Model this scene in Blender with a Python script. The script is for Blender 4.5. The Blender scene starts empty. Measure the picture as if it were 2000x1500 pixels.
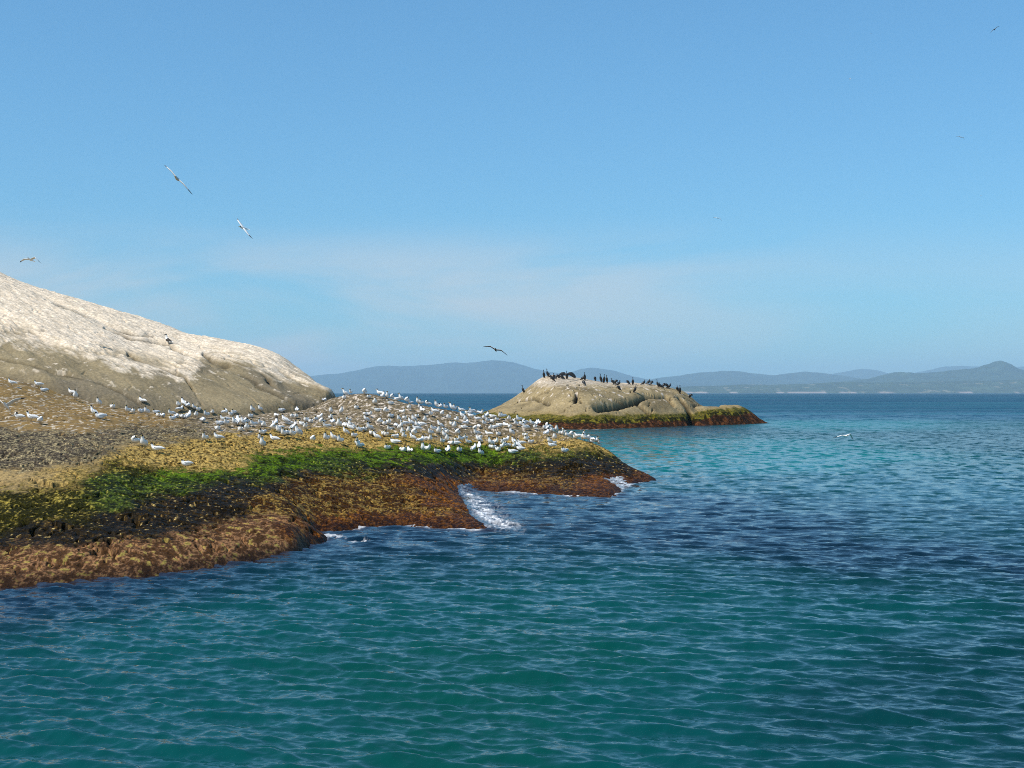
import bpy, math, random
import numpy as np

# ------------------------------------------------------------------ camera, light, sky, exposure
SC = bpy.context.scene
COL = SC.collection
F = 2600.0            # focal length in pixels of a 2000 px wide frame
CX, HY = 1000.0, 767.0  # principal column, horizon row
CAMH = 3.0

cam_d = bpy.data.cameras.new("camera")
cam = bpy.data.objects.new("camera", cam_d)
COL.objects.link(cam)
cam_d.sensor_width = 36.0
cam_d.lens = F / 2000.0 * 36.0
cam_d.shift_y = (HY - 750.0) / 2000.0
cam_d.clip_start = 0.1
cam_d.clip_end = 120000.0
cam.location = (0, 0, CAMH)
cam.rotation_euler = (math.radians(90), 0, 0)
SC.camera = cam

SUN_EL, SUN_AZ = math.radians(50), math.radians(-124)   # azimuth measured from +Y towards +X
world = bpy.data.worlds.new("World")
SC.world = world
world.use_nodes = True
wt = world.node_tree
wt.nodes.clear()
def wn(t, **k):
    n = wt.nodes.new(t)
    for a, b in k.items(): setattr(n, a, b)
    return n
sky = wn('ShaderNodeTexSky', sky_type='NISHITA')
sky.sun_disc = False
sky.sun_elevation = SUN_EL
sky.sun_rotation = SUN_AZ
sky.air_density = 1.15
sky.dust_density = 0.25
sky.ozone_density = 3.5
bg = wn('ShaderNodeBackground')
out = wn('ShaderNodeOutputWorld')
tc = wn('ShaderNodeTexCoord')
sep = wn('ShaderNodeSeparateXYZ')
wt.links.new(tc.outputs['Generated'], sep.inputs[0])
# thin cirrus low over the horizon: direction -> stretched noise
az = wn('ShaderNodeMath', operation='ARCTAN2')
wt.links.new(sep.outputs['X'], az.inputs[0]); wt.links.new(sep.outputs['Y'], az.inputs[1])
comb = wn('ShaderNodeCombineXYZ')
wt.links.new(az.outputs[0], comb.inputs[0]); wt.links.new(sep.outputs['Z'], comb.inputs[1])
mp = wn('ShaderNodeMapping')
mp.inputs['Scale'].default_value = (4.2, 18.0, 1.0)
mp.inputs['Rotation'].default_value = (0, 0, math.radians(9))
mp.inputs['Location'].default_value = (1.98, 0.4, 0.0)
wt.links.new(comb.outputs[0], mp.inputs[0])
nz = wn('ShaderNodeTexNoise')
nz.inputs['Scale'].default_value = 1.0
nz.inputs['Detail'].default_value = 6.0
nz.inputs['Roughness'].default_value = 0.5
nz.inputs['Distortion'].default_value = 0.5
wt.links.new(mp.outputs[0], nz.inputs['Vector'])
r1 = wn('ShaderNodeMapRange', interpolation_type='SMOOTHSTEP')
r1.inputs['From Min'].default_value = 0.30; r1.inputs['From Max'].default_value = 0.62
wt.links.new(nz.outputs[0], r1.inputs['Value'])
r2 = wn('ShaderNodeMapRange', interpolation_type='SMOOTHSTEP')   # fades out upwards
r2.inputs['From Min'].default_value = 0.135; r2.inputs['From Max'].default_value = 0.075
wt.links.new(sep.outputs['Z'], r2.inputs['Value'])
r3 = wn('ShaderNodeMapRange', interpolation_type='SMOOTHSTEP')   # and towards the horizon
r3.inputs['From Min'].default_value = -0.06; r3.inputs['From Max'].default_value = 0.03
wt.links.new(sep.outputs['Z'], r3.inputs['Value'])
r4 = wn('ShaderNodeMapRange', interpolation_type='SMOOTHSTEP')   # thinner towards the right
r4.inputs['From Min'].default_value = 0.30; r4.inputs['From Max'].default_value = -0.05
r4.inputs['To Min'].default_value = 0.25
wt.links.new(az.outputs[0], r4.inputs['Value'])
def mul(a, b):
    m = wn('ShaderNodeMath', operation='MULTIPLY')
    for i, v in enumerate((a, b)):
        if isinstance(v, (int, float)): m.inputs[i].default_value = v
        else: wt.links.new(v, m.inputs[i])
    return m.outputs[0]
cm = mul(mul(mul(mul(r1.outputs[0], r2.outputs[0]), r3.outputs[0]), r4.outputs[0]), 0.68)
tint = wn('ShaderNodeMix', data_type='RGBA', blend_type='MULTIPLY')
tint.inputs[0].default_value = 1.0
tint.inputs[7].default_value = (0.78, 1.48, 1.97, 1)
gm = wn('ShaderNodeGamma'); gm.inputs[1].default_value = 0.7
wt.links.new(sky.outputs[0], gm.inputs[0]); wt.links.new(gm.outputs[0], tint.inputs[6])
mix = wn('ShaderNodeMix', data_type='RGBA')
mix.inputs[7].default_value = (6.1, 6.05, 6.0, 1)
wt.links.new(cm, mix.inputs[0]); wt.links.new(tint.outputs[2], mix.inputs[6])
wt.links.new(mix.outputs[2], bg.inputs[0])
bg.inputs[1].default_value = 0.118
wt.links.new(bg.outputs[0], out.inputs[0])

sun_d = bpy.data.lights.new("sun", 'SUN')
sun_d.energy = 5.0
sun_d.angle = math.radians(0.5)
sun_d.color = (1.0, 0.94, 0.83)
sun = bpy.data.objects.new("sun", sun_d)
COL.objects.link(sun)
from mathutils import Vector
SDIR = Vector((math.sin(SUN_AZ) * math.cos(SUN_EL), math.cos(SUN_AZ) * math.cos(SUN_EL), math.sin(SUN_EL)))
sun.rotation_euler = SDIR.to_track_quat('Z', 'Y').to_euler()

SC.view_settings.view_transform = 'Standard'
SC.view_settings.look = 'None'
SC.view_settings.exposure = 0.0
SC.view_settings.gamma = 1.0
SC.cycles.use_denoising = False
SC.cycles.filter_width = 1.0
SC.cycles.volume_bounces = 1
SC.cycles.max_bounces = 6
SC.cycles.diffuse_bounces = 2
SC.cycles.volume_step_rate = 1.0

# ------------------------------------------------------------------ numeric helpers
rng = np.random.RandomState(7)
random.seed(11)

def at(px, py, Y):
    """picture position + distance -> point in the place"""
    return ((px - CX) / F * Y, Y, CAMH - (py - HY) / F * Y)

def _hash(ix, iy, seed):
    h = (ix.astype(np.int64) * 374761393 + iy.astype(np.int64) * 668265263 + seed * 974634777) & 0xffffffff
    h = ((h ^ (h >> 13)) * 1274126177) & 0xffffffff
    h = (h ^ (h >> 16)) & 0xffffffff
    return h.astype(np.float64) / 4294967295.0

def vnoise(x, y, seed=0):
    """gradient noise, about -1..1"""
    x0 = np.floor(x); y0 = np.floor(y)
    fx = x - x0; fy = y - y0
    ux = fx * fx * fx * (fx * (fx * 6 - 15) + 10); uy = fy * fy * fy * (fy * (fy * 6 - 15) + 10)
    def g(dx, dy):
        a = _hash(x0 + dx, y0 + dy, seed) * 6.2831853
        return np.cos(a) * (fx - dx) + np.sin(a) * (fy - dy)
    a = g(0, 0); b = g(1, 0); c = g(0, 1); d = g(1, 1)
    return 1.5 * ((a * (1 - ux) + b * ux) * (1 - uy) + (c * (1 - ux) + d * ux) * uy)

def fbm(x, y, octv=4, seed=0, rough=0.5):
    s = 0.0; a = 1.0; t = 0.0
    for i in range(octv):
        s = s + a * vnoise(x * 2.03 ** i + 17.1 * i, y * 2.03 ** i - 9.7 * i, seed + i * 13)
        t += a; a *= rough
    return s / t

def sstep(a, b, x):
    t = np.clip((x - a) / (b - a), 0, 1)
    return t * t * (3 - 2 * t)

class TPS:
    """smooth surface z(X, Y) through control points"""
    def __init__(self, pts, yscale=0.45, lam=1e-4):
        p = np.array(pts, float)
        self.ys = yscale
        self.P = np.c_[p[:, 0], p[:, 1] * yscale]
        n = len(p)
        K = self._phi(self._d2(self.P, self.P)) + lam * np.eye(n) * 100
        A = np.zeros((n + 3, n + 3))
        A[:n, :n] = K; A[:n, n] = 1; A[:n, n + 1:] = self.P
        A[n, :n] = 1; A[n + 1:, :n] = self.P.T
        self.w = np.linalg.solve(A, np.r_[p[:, 2], 0, 0, 0])
    @staticmethod
    def _d2(a, b): return (a[:, None, 0] - b[None, :, 0]) ** 2 + (a[:, None, 1] - b[None, :, 1]) ** 2
    @staticmethod
    def _phi(d2): return 0.5 * d2 * np.log(d2 + 1e-9)
    def __call__(self, X, Y):
        X = np.asarray(X, float); sh = X.shape
        q = np.c_[X.ravel(), np.asarray(Y, float).ravel() * self.ys]
        o = np.empty(len(q)); n = len(self.P)
        for i in range(0, len(q), 20000):
            c = q[i:i + 20000]
            o[i:i + 20000] = self._phi(self._d2(c, self.P)) @ self.w[:n] + self.w[n] + c @ self.w[n + 1:]
        return o.reshape(sh)

def depth_rows(y0, y1, base, ref, power):
    ys = [y0]
    while ys[-1] < y1: ys.append(ys[-1] + base * (ys[-1] / ref) ** power)
    return np.array(ys)

def grid_mesh(name, X, Y, Z, mat, colors=None, scalars=None):
    nr, nc = X.shape
    co = np.empty((nr * nc, 3), np.float32)
    co[:, 0] = X.ravel(); co[:, 1] = Y.ravel(); co[:, 2] = Z.ravel()
    i = np.arange(nr * nc).reshape(nr, nc)
    f = np.stack([i[:-1, :-1], i[:-1, 1:], i[1:, 1:], i[1:, :-1]], -1).reshape(-1, 4).astype(np.int32)
    me = bpy.data.meshes.new(name)
    me.vertices.add(len(co)); me.vertices.foreach_set('co', co.ravel())
    me.loops.add(f.size); me.loops.foreach_set('vertex_index', f.ravel())
    me.polygons.add(len(f))
    me.polygons.foreach_set('loop_start', np.arange(0, f.size, 4, dtype=np.int32))
    me.polygons.foreach_set('use_smooth', np.ones(len(f), bool))
    me.update(calc_edges=True)
    if colors is not None:
        a = me.color_attributes.new('Col', 'FLOAT_COLOR', 'POINT')
        c = np.ones((len(co), 4), np.float32); c[:, :3] = np.clip(colors.reshape(-1, 3), 0.0005, 1)
        a.data.foreach_set('color', c.ravel())
    for k, v in (scalars or {}).items():
        a = me.attributes.new(k, 'FLOAT', 'POINT')
        a.data.foreach_set('value', v.astype(np.float32).ravel())
    me.materials.append(mat)
    o = bpy.data.objects.new(name, me)
    COL.objects.link(o)
    return o

# ------------------------------------------------------------------ materials
def new_mat(name):
    m = bpy.data.materials.new(name); m.use_nodes = True
    nt = m.node_tree
    return m, nt, nt.nodes['Principled BSDF']

def lnk(nt, a, b): nt.links.new(a, b)

def rock_material(name, fine=22.0, bump=0.5, rough=0.85, wet=False, bdist=0.03):
    m, nt, b = new_mat(name)
    at_ = nt.nodes.new('ShaderNodeAttribute'); at_.attribute_name = 'Col'
    t = nt.nodes.new('ShaderNodeTexCoord')
    n1 = nt.nodes.new('ShaderNodeTexNoise'); n1.inputs['Scale'].default_value = fine
    n1.inputs['Detail'].default_value = 6; n1.inputs['Roughness'].default_value = 0.65
    lnk(nt, t.outputs['Object'], n1.inputs['Vector'])
    mr = nt.nodes.new('ShaderNodeMapRange')
    mr.inputs['From Min'].default_value = 0.3; mr.inputs['From Max'].default_value = 0.7
    mr.inputs['To Min'].default_value = 0.72; mr.inputs['To Max'].default_value = 1.28
    lnk(nt, n1.outputs[0], mr.inputs['Value'])
    mx = nt.nodes.new('ShaderNodeVectorMath'); mx.operation = 'SCALE'
    n3 = nt.nodes.new('ShaderNodeTexNoise'); n3.inputs['Scale'].default_value = fine * 0.9
    n3.inputs['Detail'].default_value = 3; n3.inputs['Roughness'].default_value = 0.6
    lnk(nt, t.outputs['Object'], n3.inputs['Vector'])
    m3 = nt.nodes.new('ShaderNodeMapRange')
    m3.inputs['From Min'].default_value = 0.42; m3.inputs['From Max'].default_value = 0.60
    m3.inputs['To Min'].default_value = 0.30; m3.inputs['To Max'].default_value = 1.45
    lnk(nt, n3.outputs[0], m3.inputs['Value'])
    sk = nt.nodes.new('ShaderNodeAttribute'); sk.attribute_name = 'speckle'
    m4 = nt.nodes.new('ShaderNodeMix'); lnk(nt, sk.outputs['Fac'], m4.inputs[0])
    lnk(nt, mr.outputs[0], m4.inputs[2]); lnk(nt, m3.outputs[0], m4.inputs[3])
    lnk(nt, at_.outputs['Color'], mx.inputs[0]); lnk(nt, m4.outputs[0], mx.inputs['Scale'])
    lnk(nt, mx.outputs[0], b.inputs['Base Color'])
    n2 = nt.nodes.new('ShaderNodeTexNoise'); n2.inputs['Scale'].default_value = fine * 0.55
    n2.inputs['Detail'].default_value = 8; n2.inputs['Roughness'].default_value = 0.7
    lnk(nt, t.outputs['Object'], n2.inputs['Vector'])
    bp = nt.nodes.new('ShaderNodeBump'); bp.inputs['Strength'].default_value = bump
    bp.inputs['Distance'].default_value = bdist
    lnk(nt, n2.outputs[0], bp.inputs['Height']); lnk(nt, bp.outputs[0], b.inputs['Normal'])
    if wet:
        w = nt.nodes.new('ShaderNodeAttribute'); w.attribute_name = 'wet'
        r = nt.nodes.new('ShaderNodeMapRange')
        r.inputs['To Min'].default_value = rough; r.inputs['To Max'].default_value = 0.55
        lnk(nt, w.outputs['Fac'], r.inputs['Value']); lnk(nt, r.outputs[0], b.inputs['Roughness'])
    else:
        b.inputs['Roughness'].default_value = rough
    b.inputs['Specular IOR Level'].default_value = 0.06
    return m

def flat_mat(name, col, rough=0.7, var=0.15, scale=40.0, spec=0.3):
    m, nt, b = new_mat(name)
    t = nt.nodes.new('ShaderNodeTexCoord')
    n = nt.nodes.new('ShaderNodeTexNoise'); n.inputs['Scale'].default_value = scale
    lnk(nt, t.outputs['Object'], n.inputs['Vector'])
    mr = nt.nodes.new('ShaderNodeMapRange')
    mr.inputs['To Min'].default_value = 1 - var; mr.inputs['To Max'].default_value = 1 + var
    lnk(nt, n.outputs[0], mr.inputs['Value'])
    s = nt.nodes.new('ShaderNodeVectorMath'); s.operation = 'SCALE'
    s.inputs[0].default_value = col[:3]
    lnk(nt, mr.outputs[0], s.inputs['Scale']); lnk(nt, s.outputs[0], b.inputs['Base Color'])
    b.inputs['Roughness'].default_value = rough
    b.inputs['Specular IOR Level'].default_value = spec
    return m

def structure(o):
    o['kind'] = 'structure'
    return o

# ------------------------------------------------------------------ the lower rock shelf
shelf_pts = []
def W(lst):
    for px, py in lst:
        Y = CAMH * F / (py - HY)
        x, y, z = at(px, py, Y)
        shelf_pts.append((x, y, 0.0))
def WU(lst, dx=0.0, dy=-1.0, z=-0.45):       # under water just outside the shoreline
    for px, py in lst:
        Y = CAMH * F / (py - HY)
        x, y, _ = at(px, py, Y)
        shelf_pts.append((x + dx, y + dy, z))
def Q(px, *pairs):
    for py, Y in pairs: shelf_pts.append(at(px, py, Y))
def R(px, Y, z): shelf_pts.append(((px - CX) / F * Y, Y, z))
shoreL = [(-420, 1170), (-200, 1155), (-90, 1147), (0, 1140), (90, 1134), (180, 1127), (270, 1120), (350, 1110), (420, 1100), (480, 1091), (540, 1081), (590, 1071), (622, 1058)]
W(shoreL); WU(shoreL)
W([(634, 1047), (612, 1036), (650, 1034), (700, 1027), (780, 1022), (850, 1027), (900, 1030), (940, 1032), (956, 1026), (938, 1008), (915, 985), (892, 963), (930, 956), (1000, 959), (1060, 961), (1120, 965), (1180, 967), (1208, 959), (1222, 948), (1250, 940), (1278, 934)])
WU([(650, 1034), (700, 1027), (780, 1022), (850, 1027), (900, 1030)], 0, -1.0, -0.35)
WU([(956, 1026)], 0.8, 0, -0.35); WU([(930, 1000)], 0.9, 0.6, -0.22); WU([(650, 1045)], 0.35, 0, -0.3)
WU([(960, 962), (1000, 959), (1060, 961), (1120, 965), (1180, 967)], 0, -1.6, -0.25)
WU([(1222, 952), (1278, 936)], 0.5, -1.2, -0.45); WU([(1290, 933)], 1.2, 0.5, -0.6)
Q(-420, (1060, 21.5), (960, 25.5), (850, 32), (760, 42), (700, 55))
Q(-200, (1075, 22), (990, 25), (850, 34), (770, 45), (715, 56))
Q(0, (1072, 22.5), (1000, 25), (940, 28), (900, 30.5), (850, 35), (800, 43), (765, 48), (738, 53))
Q(150, (1060, 23), (980, 26), (920, 29), (880, 32), (840, 37), (810, 42), (787, 50))
Q(300, (1045, 24), (980, 27), (930, 30.5), (890, 33.5), (860, 37), (832, 43), (808, 51))
Q(450, (1035, 25.3), (980, 28), (930, 31.5), (890, 35), (860, 39), (835, 45), (812, 54))
Q(540, (1000, 27.6), (950, 31), (900, 36))
Q(600, (1010, 28.8), (960, 32), (910, 36.5), (880, 40), (850, 44), (825, 50), (806, 57))
Q(660, (800, 58), (777, 62)); Q(640, (790, 60))
Q(700, (1000, 31), (769, 62), (780, 59))
Q(750, (985, 32.5), (950, 35), (910, 39), (880, 43), (850, 47), (820, 52), (795, 57), (776, 61))
Q(850, (1005, 31), (975, 34), (940, 38), (910, 41.5), (880, 45), (850, 49), (820, 54), (797, 59))
Q(900, (1010, 31), (990, 33)); Q(930, (943, 42.2), (930, 44), (910, 45.3), (885, 47.5), (850, 52), (810, 58.5))
Q(1000, (945, 41.6), (820, 57.5))
Q(1050, (948, 41.2), (930, 44), (905, 46), (880, 48.5), (857, 51.5), (833, 56))
Q(1100, (948, 41.2))
Q(1150, (946, 41.6), (925, 44.8), (905, 46.5), (880, 48.8), (863, 51.5))
Q(1200, (935, 44.8), (915, 46.3), (900, 48.5), (889, 50.5)); Q(1240, (917, 48.3))
for a in ((700, 70, 1.8), (700, 84, -0.4), (850, 66, 1.3), (850, 78, -0.8), (950, 65, .9), (950, 74, -.8), (1050, 62.5, .6), (1050, 70, -.8),
          (1150, 57, .3), (1150, 64, -.9), (1200, 54, -.15), (1240, 52, -.5), (1300, 48, -1.0), (1400, 50, -2.0), (1350, 60, -2),
          (300, 62, 1.6), (0, 66, 2.4), (-400, 66, 3.2), (500, 64, 1.3), (300, 90, -.5), (0, 100, 0), (-400, 100, .5)):
    R(*a)
shelf_f = TPS(shelf_pts)

ZS = """0:760 T,790 T,820 T,845 M,880 M,905 M,925 S,945 S,965 O,1000 O,1030 O,1062 D,1095 P,1125 P
-200:760 T,820 T,860 M,920 S,980 O,1040 D,1090 P,1130 P
60:760 T,800 T,830 T,860 M,890 M,915 M,935 S,960 O,1000 O,1040 D,1075 P
100:790 T,820 T,850 M,880 M,905 M,925 S,942 Y,965 O,1000 O,1035 D,1065 D,1090 P,1115 P
150:800 T,830 T,860 M,890 M,908 S,925 Y,950 O,980 O,1010 O,1050 D,1080 P
200:810 T,835 T,860 M,885 M,900 Y,918 O,938 V,960 V,985 V,1015 D,1045 D,1078 P,1108 P
250:815 T,845 M,868 S,895 Y,915 O,932 V,950 V,975 V,1005 D,1035 D,1065 P
300:820 T,840 M,858 M,878 Y,900 Y,918 O,934 G,955 V,980 D,1010 D,1038 D,1062 P,1095 P
340:830 T,850 M,872 Y,890 Y,910 Y,932 G,950 V,975 D,1005 D
380:828 M,846 M,865 Y,890 Y,908 Y,930 G,945 V,965 D,1000 D,1030 D,1055 P,1085 P
420:832 B,860 Y,885 Y,910 Y,930 G,950 D,980 D,1010 D,1040 P,1075 P
450:832 B,858 Y,880 Y,900 Y,918 G,936 D,965 D,995 D,1020 P,1050 P,1080 P
520:830 B,855 Y,872 Y,895 G,915 G,932 V,955 D,985 K,1015 P,1040 P,1068 P
600:822 B,850 Y,868 Y,888 G,908 G,925 D,945 K,970 K,1000 K,1022 R,1045 R
650:820 B,850 Y,868 Y,884 G,900 V,915 V,940 K,970 K,1000 K,1022 R
700:790 B,820 B,848 Y,866 Y,880 G,896 G,908 D,925 V,950 K,985 K,1012 R
760:795 B,830 B,855 Y,872 Y,884 G,897 G,912 D,930 K,955 K,990 K,1012 R
800:800 B,835 B,858 Y,878 G,893 G,908 D,922 D,942 R,965 K,995 K,1015 R
850:820 B,845 B,862 Y,878 G,894 G,908 D,925 D,945 R,970 R,1000 K,1020 R
900:825 B,850 B,864 Y,880 G,896 G,910 D,928 D,945 R,975 R,1018 R
950:830 B,846 B,860 Y,880 G,897 G,914 D,930 K,948 R,1020 R
1000:838 B,852 B,864 Y,882 G,898 V,914 D,932 K,950 R
1050:845 B,860 Y,876 Y,890 V,905 D,922 D,940 K,955 R
1100:850 B,866 Y,880 V,895 D,915 D,932 D,948 K,962 R
1150:862 Y,876 Y,890 V,905 D,925 D,945 R,962 R
1180:872 Y,886 O,900 D,920 D,945 R,965 R
1210:890 O,902 D,920 D,945 R
1250:915 D,928 R"""
zs = []
for line in ZS.split('\n'):
    c, rest = line.split(':')
    for it in rest.split(','):
        r_, k_ = it.split(); zs.append((float(c), float(r_), k_))
kinds = 'TMSBYOVGDRPK'

def zone_colors(X, Y, Z):
    px = X / Y * F + CX; py = HY + (CAMH - Z) / Y * F
    n1 = fbm(X * 0.9, Y * 0.5, 4, 3); n2 = fbm(X * 0.9 + 40, Y * 0.5, 4, 5)
    n3 = fbm(X * 5.0, Y * 2.6, 3, 8)
    n4 = fbm(X * 2.1, Y * 1.1, 3, 9)
    qx = px + 40 * n1 + 25 * n4; qy = py + 17 * n2 + 12 * n3 + 10 * n4
    acc = {k: np.zeros(X.shape, np.float32) for k in kinds}
    for c, r_, k_ in zs:
        sx, sy = (34.0, 7.5 if r_ < 930 else 10.5)
        acc[k_] += np.exp(-0.5 * (((qx - c) / sx) ** 2 + ((qy - r_) / sy) ** 2)).astype(np.float32)
    w = np.stack([acc[k] for k in kinds], -1) + 1e-9
    w = w ** 1.6; w /= w.sum(-1, keepdims=True)
    # speckles at the size of the crust, mussels and weed tufts
    s1 = fbm(X * 7.5, Y * 5.0, 3, 21, 0.6); s2 = fbm(X * 16, Y * 11, 2, 31, 0.6); s3 = fbm(X * 2.2, Y * 1.4, 3, 41)
    sp = s1 * 0.65 + s2 * 0.5
    def two(a, b, t): return np.array(a)[None, None] * (1 - t[..., None]) + np.array(b)[None, None] * t[..., None]
    t0 = lambda lo, hi, s: sstep(lo, hi, s)
    fl = fbm(X * 5.5, Y * 2.2, 3, 51, 0.6)
    C = {}
    C['T'] = two((.26, .165, .060), (.19, .125, .055), t0(-.3, .3, s3))
    C['T'] = two((0, 0, 0), (1, 1, 1), t0(.19, .29, fl)) * np.array((.50, .42, .32)) + C['T'] * (1 - t0(.19, .29, fl))[..., None]
    C['M'] = two((.075, .058, .04), (.33, .26, .14), t0(-.02, .22, sp + .25 * s3))
    C['S'] = two((.34, .235, .10), (.20, .145, .07), t0(.0, .35, sp))
    C['B'] = two((.10, .078, .048), (.25, .19, .11), t0(-.18, .2, sp + .3 * s3))
    C['B'] = C['B'] * (1 - t0(.16, .26, fl))[..., None] + t0(.16, .26, fl)[..., None] * np.array((.60, .50, .40))
    C['Y'] = two((.45, .30, .085), (.075, .045, .010), t0(.0, .16, sp + .2 * s3))
    C['O'] = two((.022, .020, .002), (.31, .235, .045), t0(.12, .32, sp + .45 * s3))
    C['V'] = two((.014, .018, .002), (.075, .105, .008), t0(-.08, .22, sp + .3 * s3))
    C['V'] = C['V'] + t0(.30, .36, sp)[..., None] * np.array((.28, .22, .06))
    C['G'] = two((.016, .026, .002), (.095, .165, .006), t0(-.16, .25, sp + .6 * s3))
    C['D'] = two((.012, .007, .001), (.070, .038, .007), t0(.06, .34, sp + .35 * s3))
    C['D'] = C['D'] + t0(.34, .40, sp)[..., None] * np.array((.40, .29, .11))
    C['R'] = two((.050, .015, .002), (.215, .075, .010), t0(-.12, .25, sp + .35 * s3))
    C['P'] = two((.070, .032, .012), (.33, .165, .075), t0(-.12, .12, sp + .4 * s3))
    C['P'] = two((0, 0, 0), (1, 1, 1), t0(.20, .36, s1)) * np.array((.34, .25, .06)) + C['P'] * (1 - t0(.20, .36, s1))[..., None]
    C['P'] = C['P'] * (1 - .75 * t0(.12, .28, s2 + .3 * s3))[..., None]
    C['K'] = two((.050, .020, .003), (.27, .165, .038), t0(.0, .26, sp + .5 * s3))
    col = np.zeros(X.shape + (3,))
    for i, k in enumerate(kinds): col += w[..., i:i + 1] * C[k]
    rough = 0.0
    amp = dict(T=.15, M=1.0, S=.35, B=.5, Y=.8, O=1.1, V=1.0, G=1.0, D=1.1, R=1.0, P=.38, K=1.2)
    for i, k in enumerate(kinds): rough = rough + w[..., i] * amp[k]
    wet = w[..., kinds.index('D')] + w[..., kinds.index('R')] + .6 * w[..., kinds.index('V')] + .5 * w[..., kinds.index('K')]
    return col, rough, wet, sp

ys = depth_rows(18.5, 86, 0.026, 22, 1.28)
cols = np.concatenate([np.arange(-700, -60, 8), np.arange(-60, 1345, 1.9)])
Yg, Pg = np.meshgrid(ys, cols, indexing='ij')
Xg = (Pg - CX) / F * Yg
Zs = shelf_f(Xg, Yg)
def shelf_noise(X, Y): return 0.10 * fbm(X * .35, Y * .28, 3, 61) + 0.09 * fbm(X * .9, Y * .7, 3, 62)
Zs = Zs + shelf_noise(Xg, Yg) * sstep(-.1, .5, Zs)
Zs = np.maximum(Zs, -1.6)
colr, rgh, wet, sp = zone_colors(Xg, Yg, Zs)
relief = fbm(Xg * 4.2, Yg * 3.2, 3, 71, .6)
ledge = np.abs(fbm(Xg * .8 + Yg * .3, Yg * 1.3, 3, 72))
Zs = Zs + rgh * (0.032 * relief + 0.030 * sp) - 0.13 * sstep(.045, .0, ledge) * (.3 + rgh) * sstep(0, .3, Zs)
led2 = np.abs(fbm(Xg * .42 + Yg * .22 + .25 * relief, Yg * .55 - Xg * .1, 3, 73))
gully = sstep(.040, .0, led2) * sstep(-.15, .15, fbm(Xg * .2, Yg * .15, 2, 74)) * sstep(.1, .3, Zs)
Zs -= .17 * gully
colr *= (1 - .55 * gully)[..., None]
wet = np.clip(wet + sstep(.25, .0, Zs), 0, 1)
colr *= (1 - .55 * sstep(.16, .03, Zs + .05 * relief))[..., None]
shelf_mat = rock_material('shelf rock with weed and crust', 24, 0.55, .85, True, .025)
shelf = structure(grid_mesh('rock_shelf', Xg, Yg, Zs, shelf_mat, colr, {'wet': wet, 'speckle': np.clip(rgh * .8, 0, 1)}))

# heights for later look-ups
def sampler(ysv, colsv, Z):
    def f(X, Y):
        p = X / Y * F + CX
        i = np.clip(np.searchsorted(ysv, Y) - 1, 0, len(ysv) - 2); j = np.clip(np.searchsorted(colsv, p) - 1, 0, len(colsv) - 2)
        ty = np.clip((Y - ysv[i]) / (ysv[i + 1] - ysv[i]), 0, 1); tx = np.clip((p - colsv[j]) / (colsv[j + 1] - colsv[j]), 0, 1)
        z = (Z[i, j] * (1 - tx) + Z[i, j + 1] * tx) * (1 - ty) + (Z[i + 1, j] * (1 - tx) + Z[i + 1, j + 1] * tx) * ty
        ok = (Y > ysv[0]) & (Y < ysv[-1]) & (p > colsv[0]) & (p < colsv[-1])
        return np.where(ok, z, -5.0)
    return f
shelf_z = sampler(ys, cols, Zs)

# ------------------------------------------------------------------ the pale granite dome behind it
dome_pts = []
def DQ(px, *pairs):
    for py, Y in pairs: dome_pts.append(at(px, py, Y))
def DR(px, Y, z): dome_pts.append(((px - CX) / F * Y, Y, z))
DQ(-420, (720, 55), (600, 60), (480, 70), (350, 84)); DQ(-200, (735, 55), (640, 59), (540, 68), (435, 82)); DQ(-100, (490, 80))
DQ(0, (750, 54.5), (700, 57), (645, 61), (590, 68), (538, 78)); DQ(100, (775, 53.5), (570, 77), (720, 56))
DQ(200, (797, 53), (740, 56), (690, 60.5), (640, 67), (598, 76)); DQ(300, (627, 75.3), (760, 56))
DQ(400, (808, 55), (765, 57.3), (715, 61.5), (685, 67), (663, 74.5)); DQ(330, (637, 75), (700, 62)); DQ(460, (672, 74))
DQ(500, (808, 56.5), (760, 59), (715, 64), (684, 73)); DQ(560, (808, 58), (765, 60.5), (730, 65), (707, 70.5))
DQ(610, (803, 59.5), (772, 62), (739, 67)); DQ(645, (781, 61.5), (760, 64.5)); DQ(662, (770, 64))
DR(-420, 100, 14); DR(0, 96, 9.2); DR(200, 92, 6.3); DR(400, 88, 4.2); DR(560, 82, 2.2); DR(640, 74, 1.4); DR(690, 68, .6); DR(740, 74, -1.0)
DR(700, 63, .4); DR(680, 60, .6); DR(640, 58, 1.0)
DR(0, 50, 0.5); DR(200, 49, -.4); DR(400, 50, -.6); DR(560, 53, -.8); DR(-420, 50, 1.8); DR(620, 55, -.6)
dome_f = TPS(dome_pts, .7)
ysd = depth_rows(49, 108, 0.075, 55, 1.2)
colsd = np.concatenate([np.arange(-700, -40, 10), np.arange(-40, 780, 1.9)])
Yd, Pd = np.meshgrid(ysd, colsd, indexing='ij')
Xd = (Pd - CX) / F * Yd
Zd = dome_f(Xd, Yd)
Zd += 0.22 * fbm(Xd * .12, Yd * .12, 3, 80) + 0.05 * fbm(Xd * .7, Yd * .7, 3, 81)
dd = Zd - shelf_z(Xd, Yd)                     # crease where dome meets shelf, its shade deepened by shape and colour
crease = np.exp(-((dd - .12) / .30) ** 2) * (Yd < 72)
Zd -= crease * (.22 + .35 * sstep(540, 620, Pd))
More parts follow.
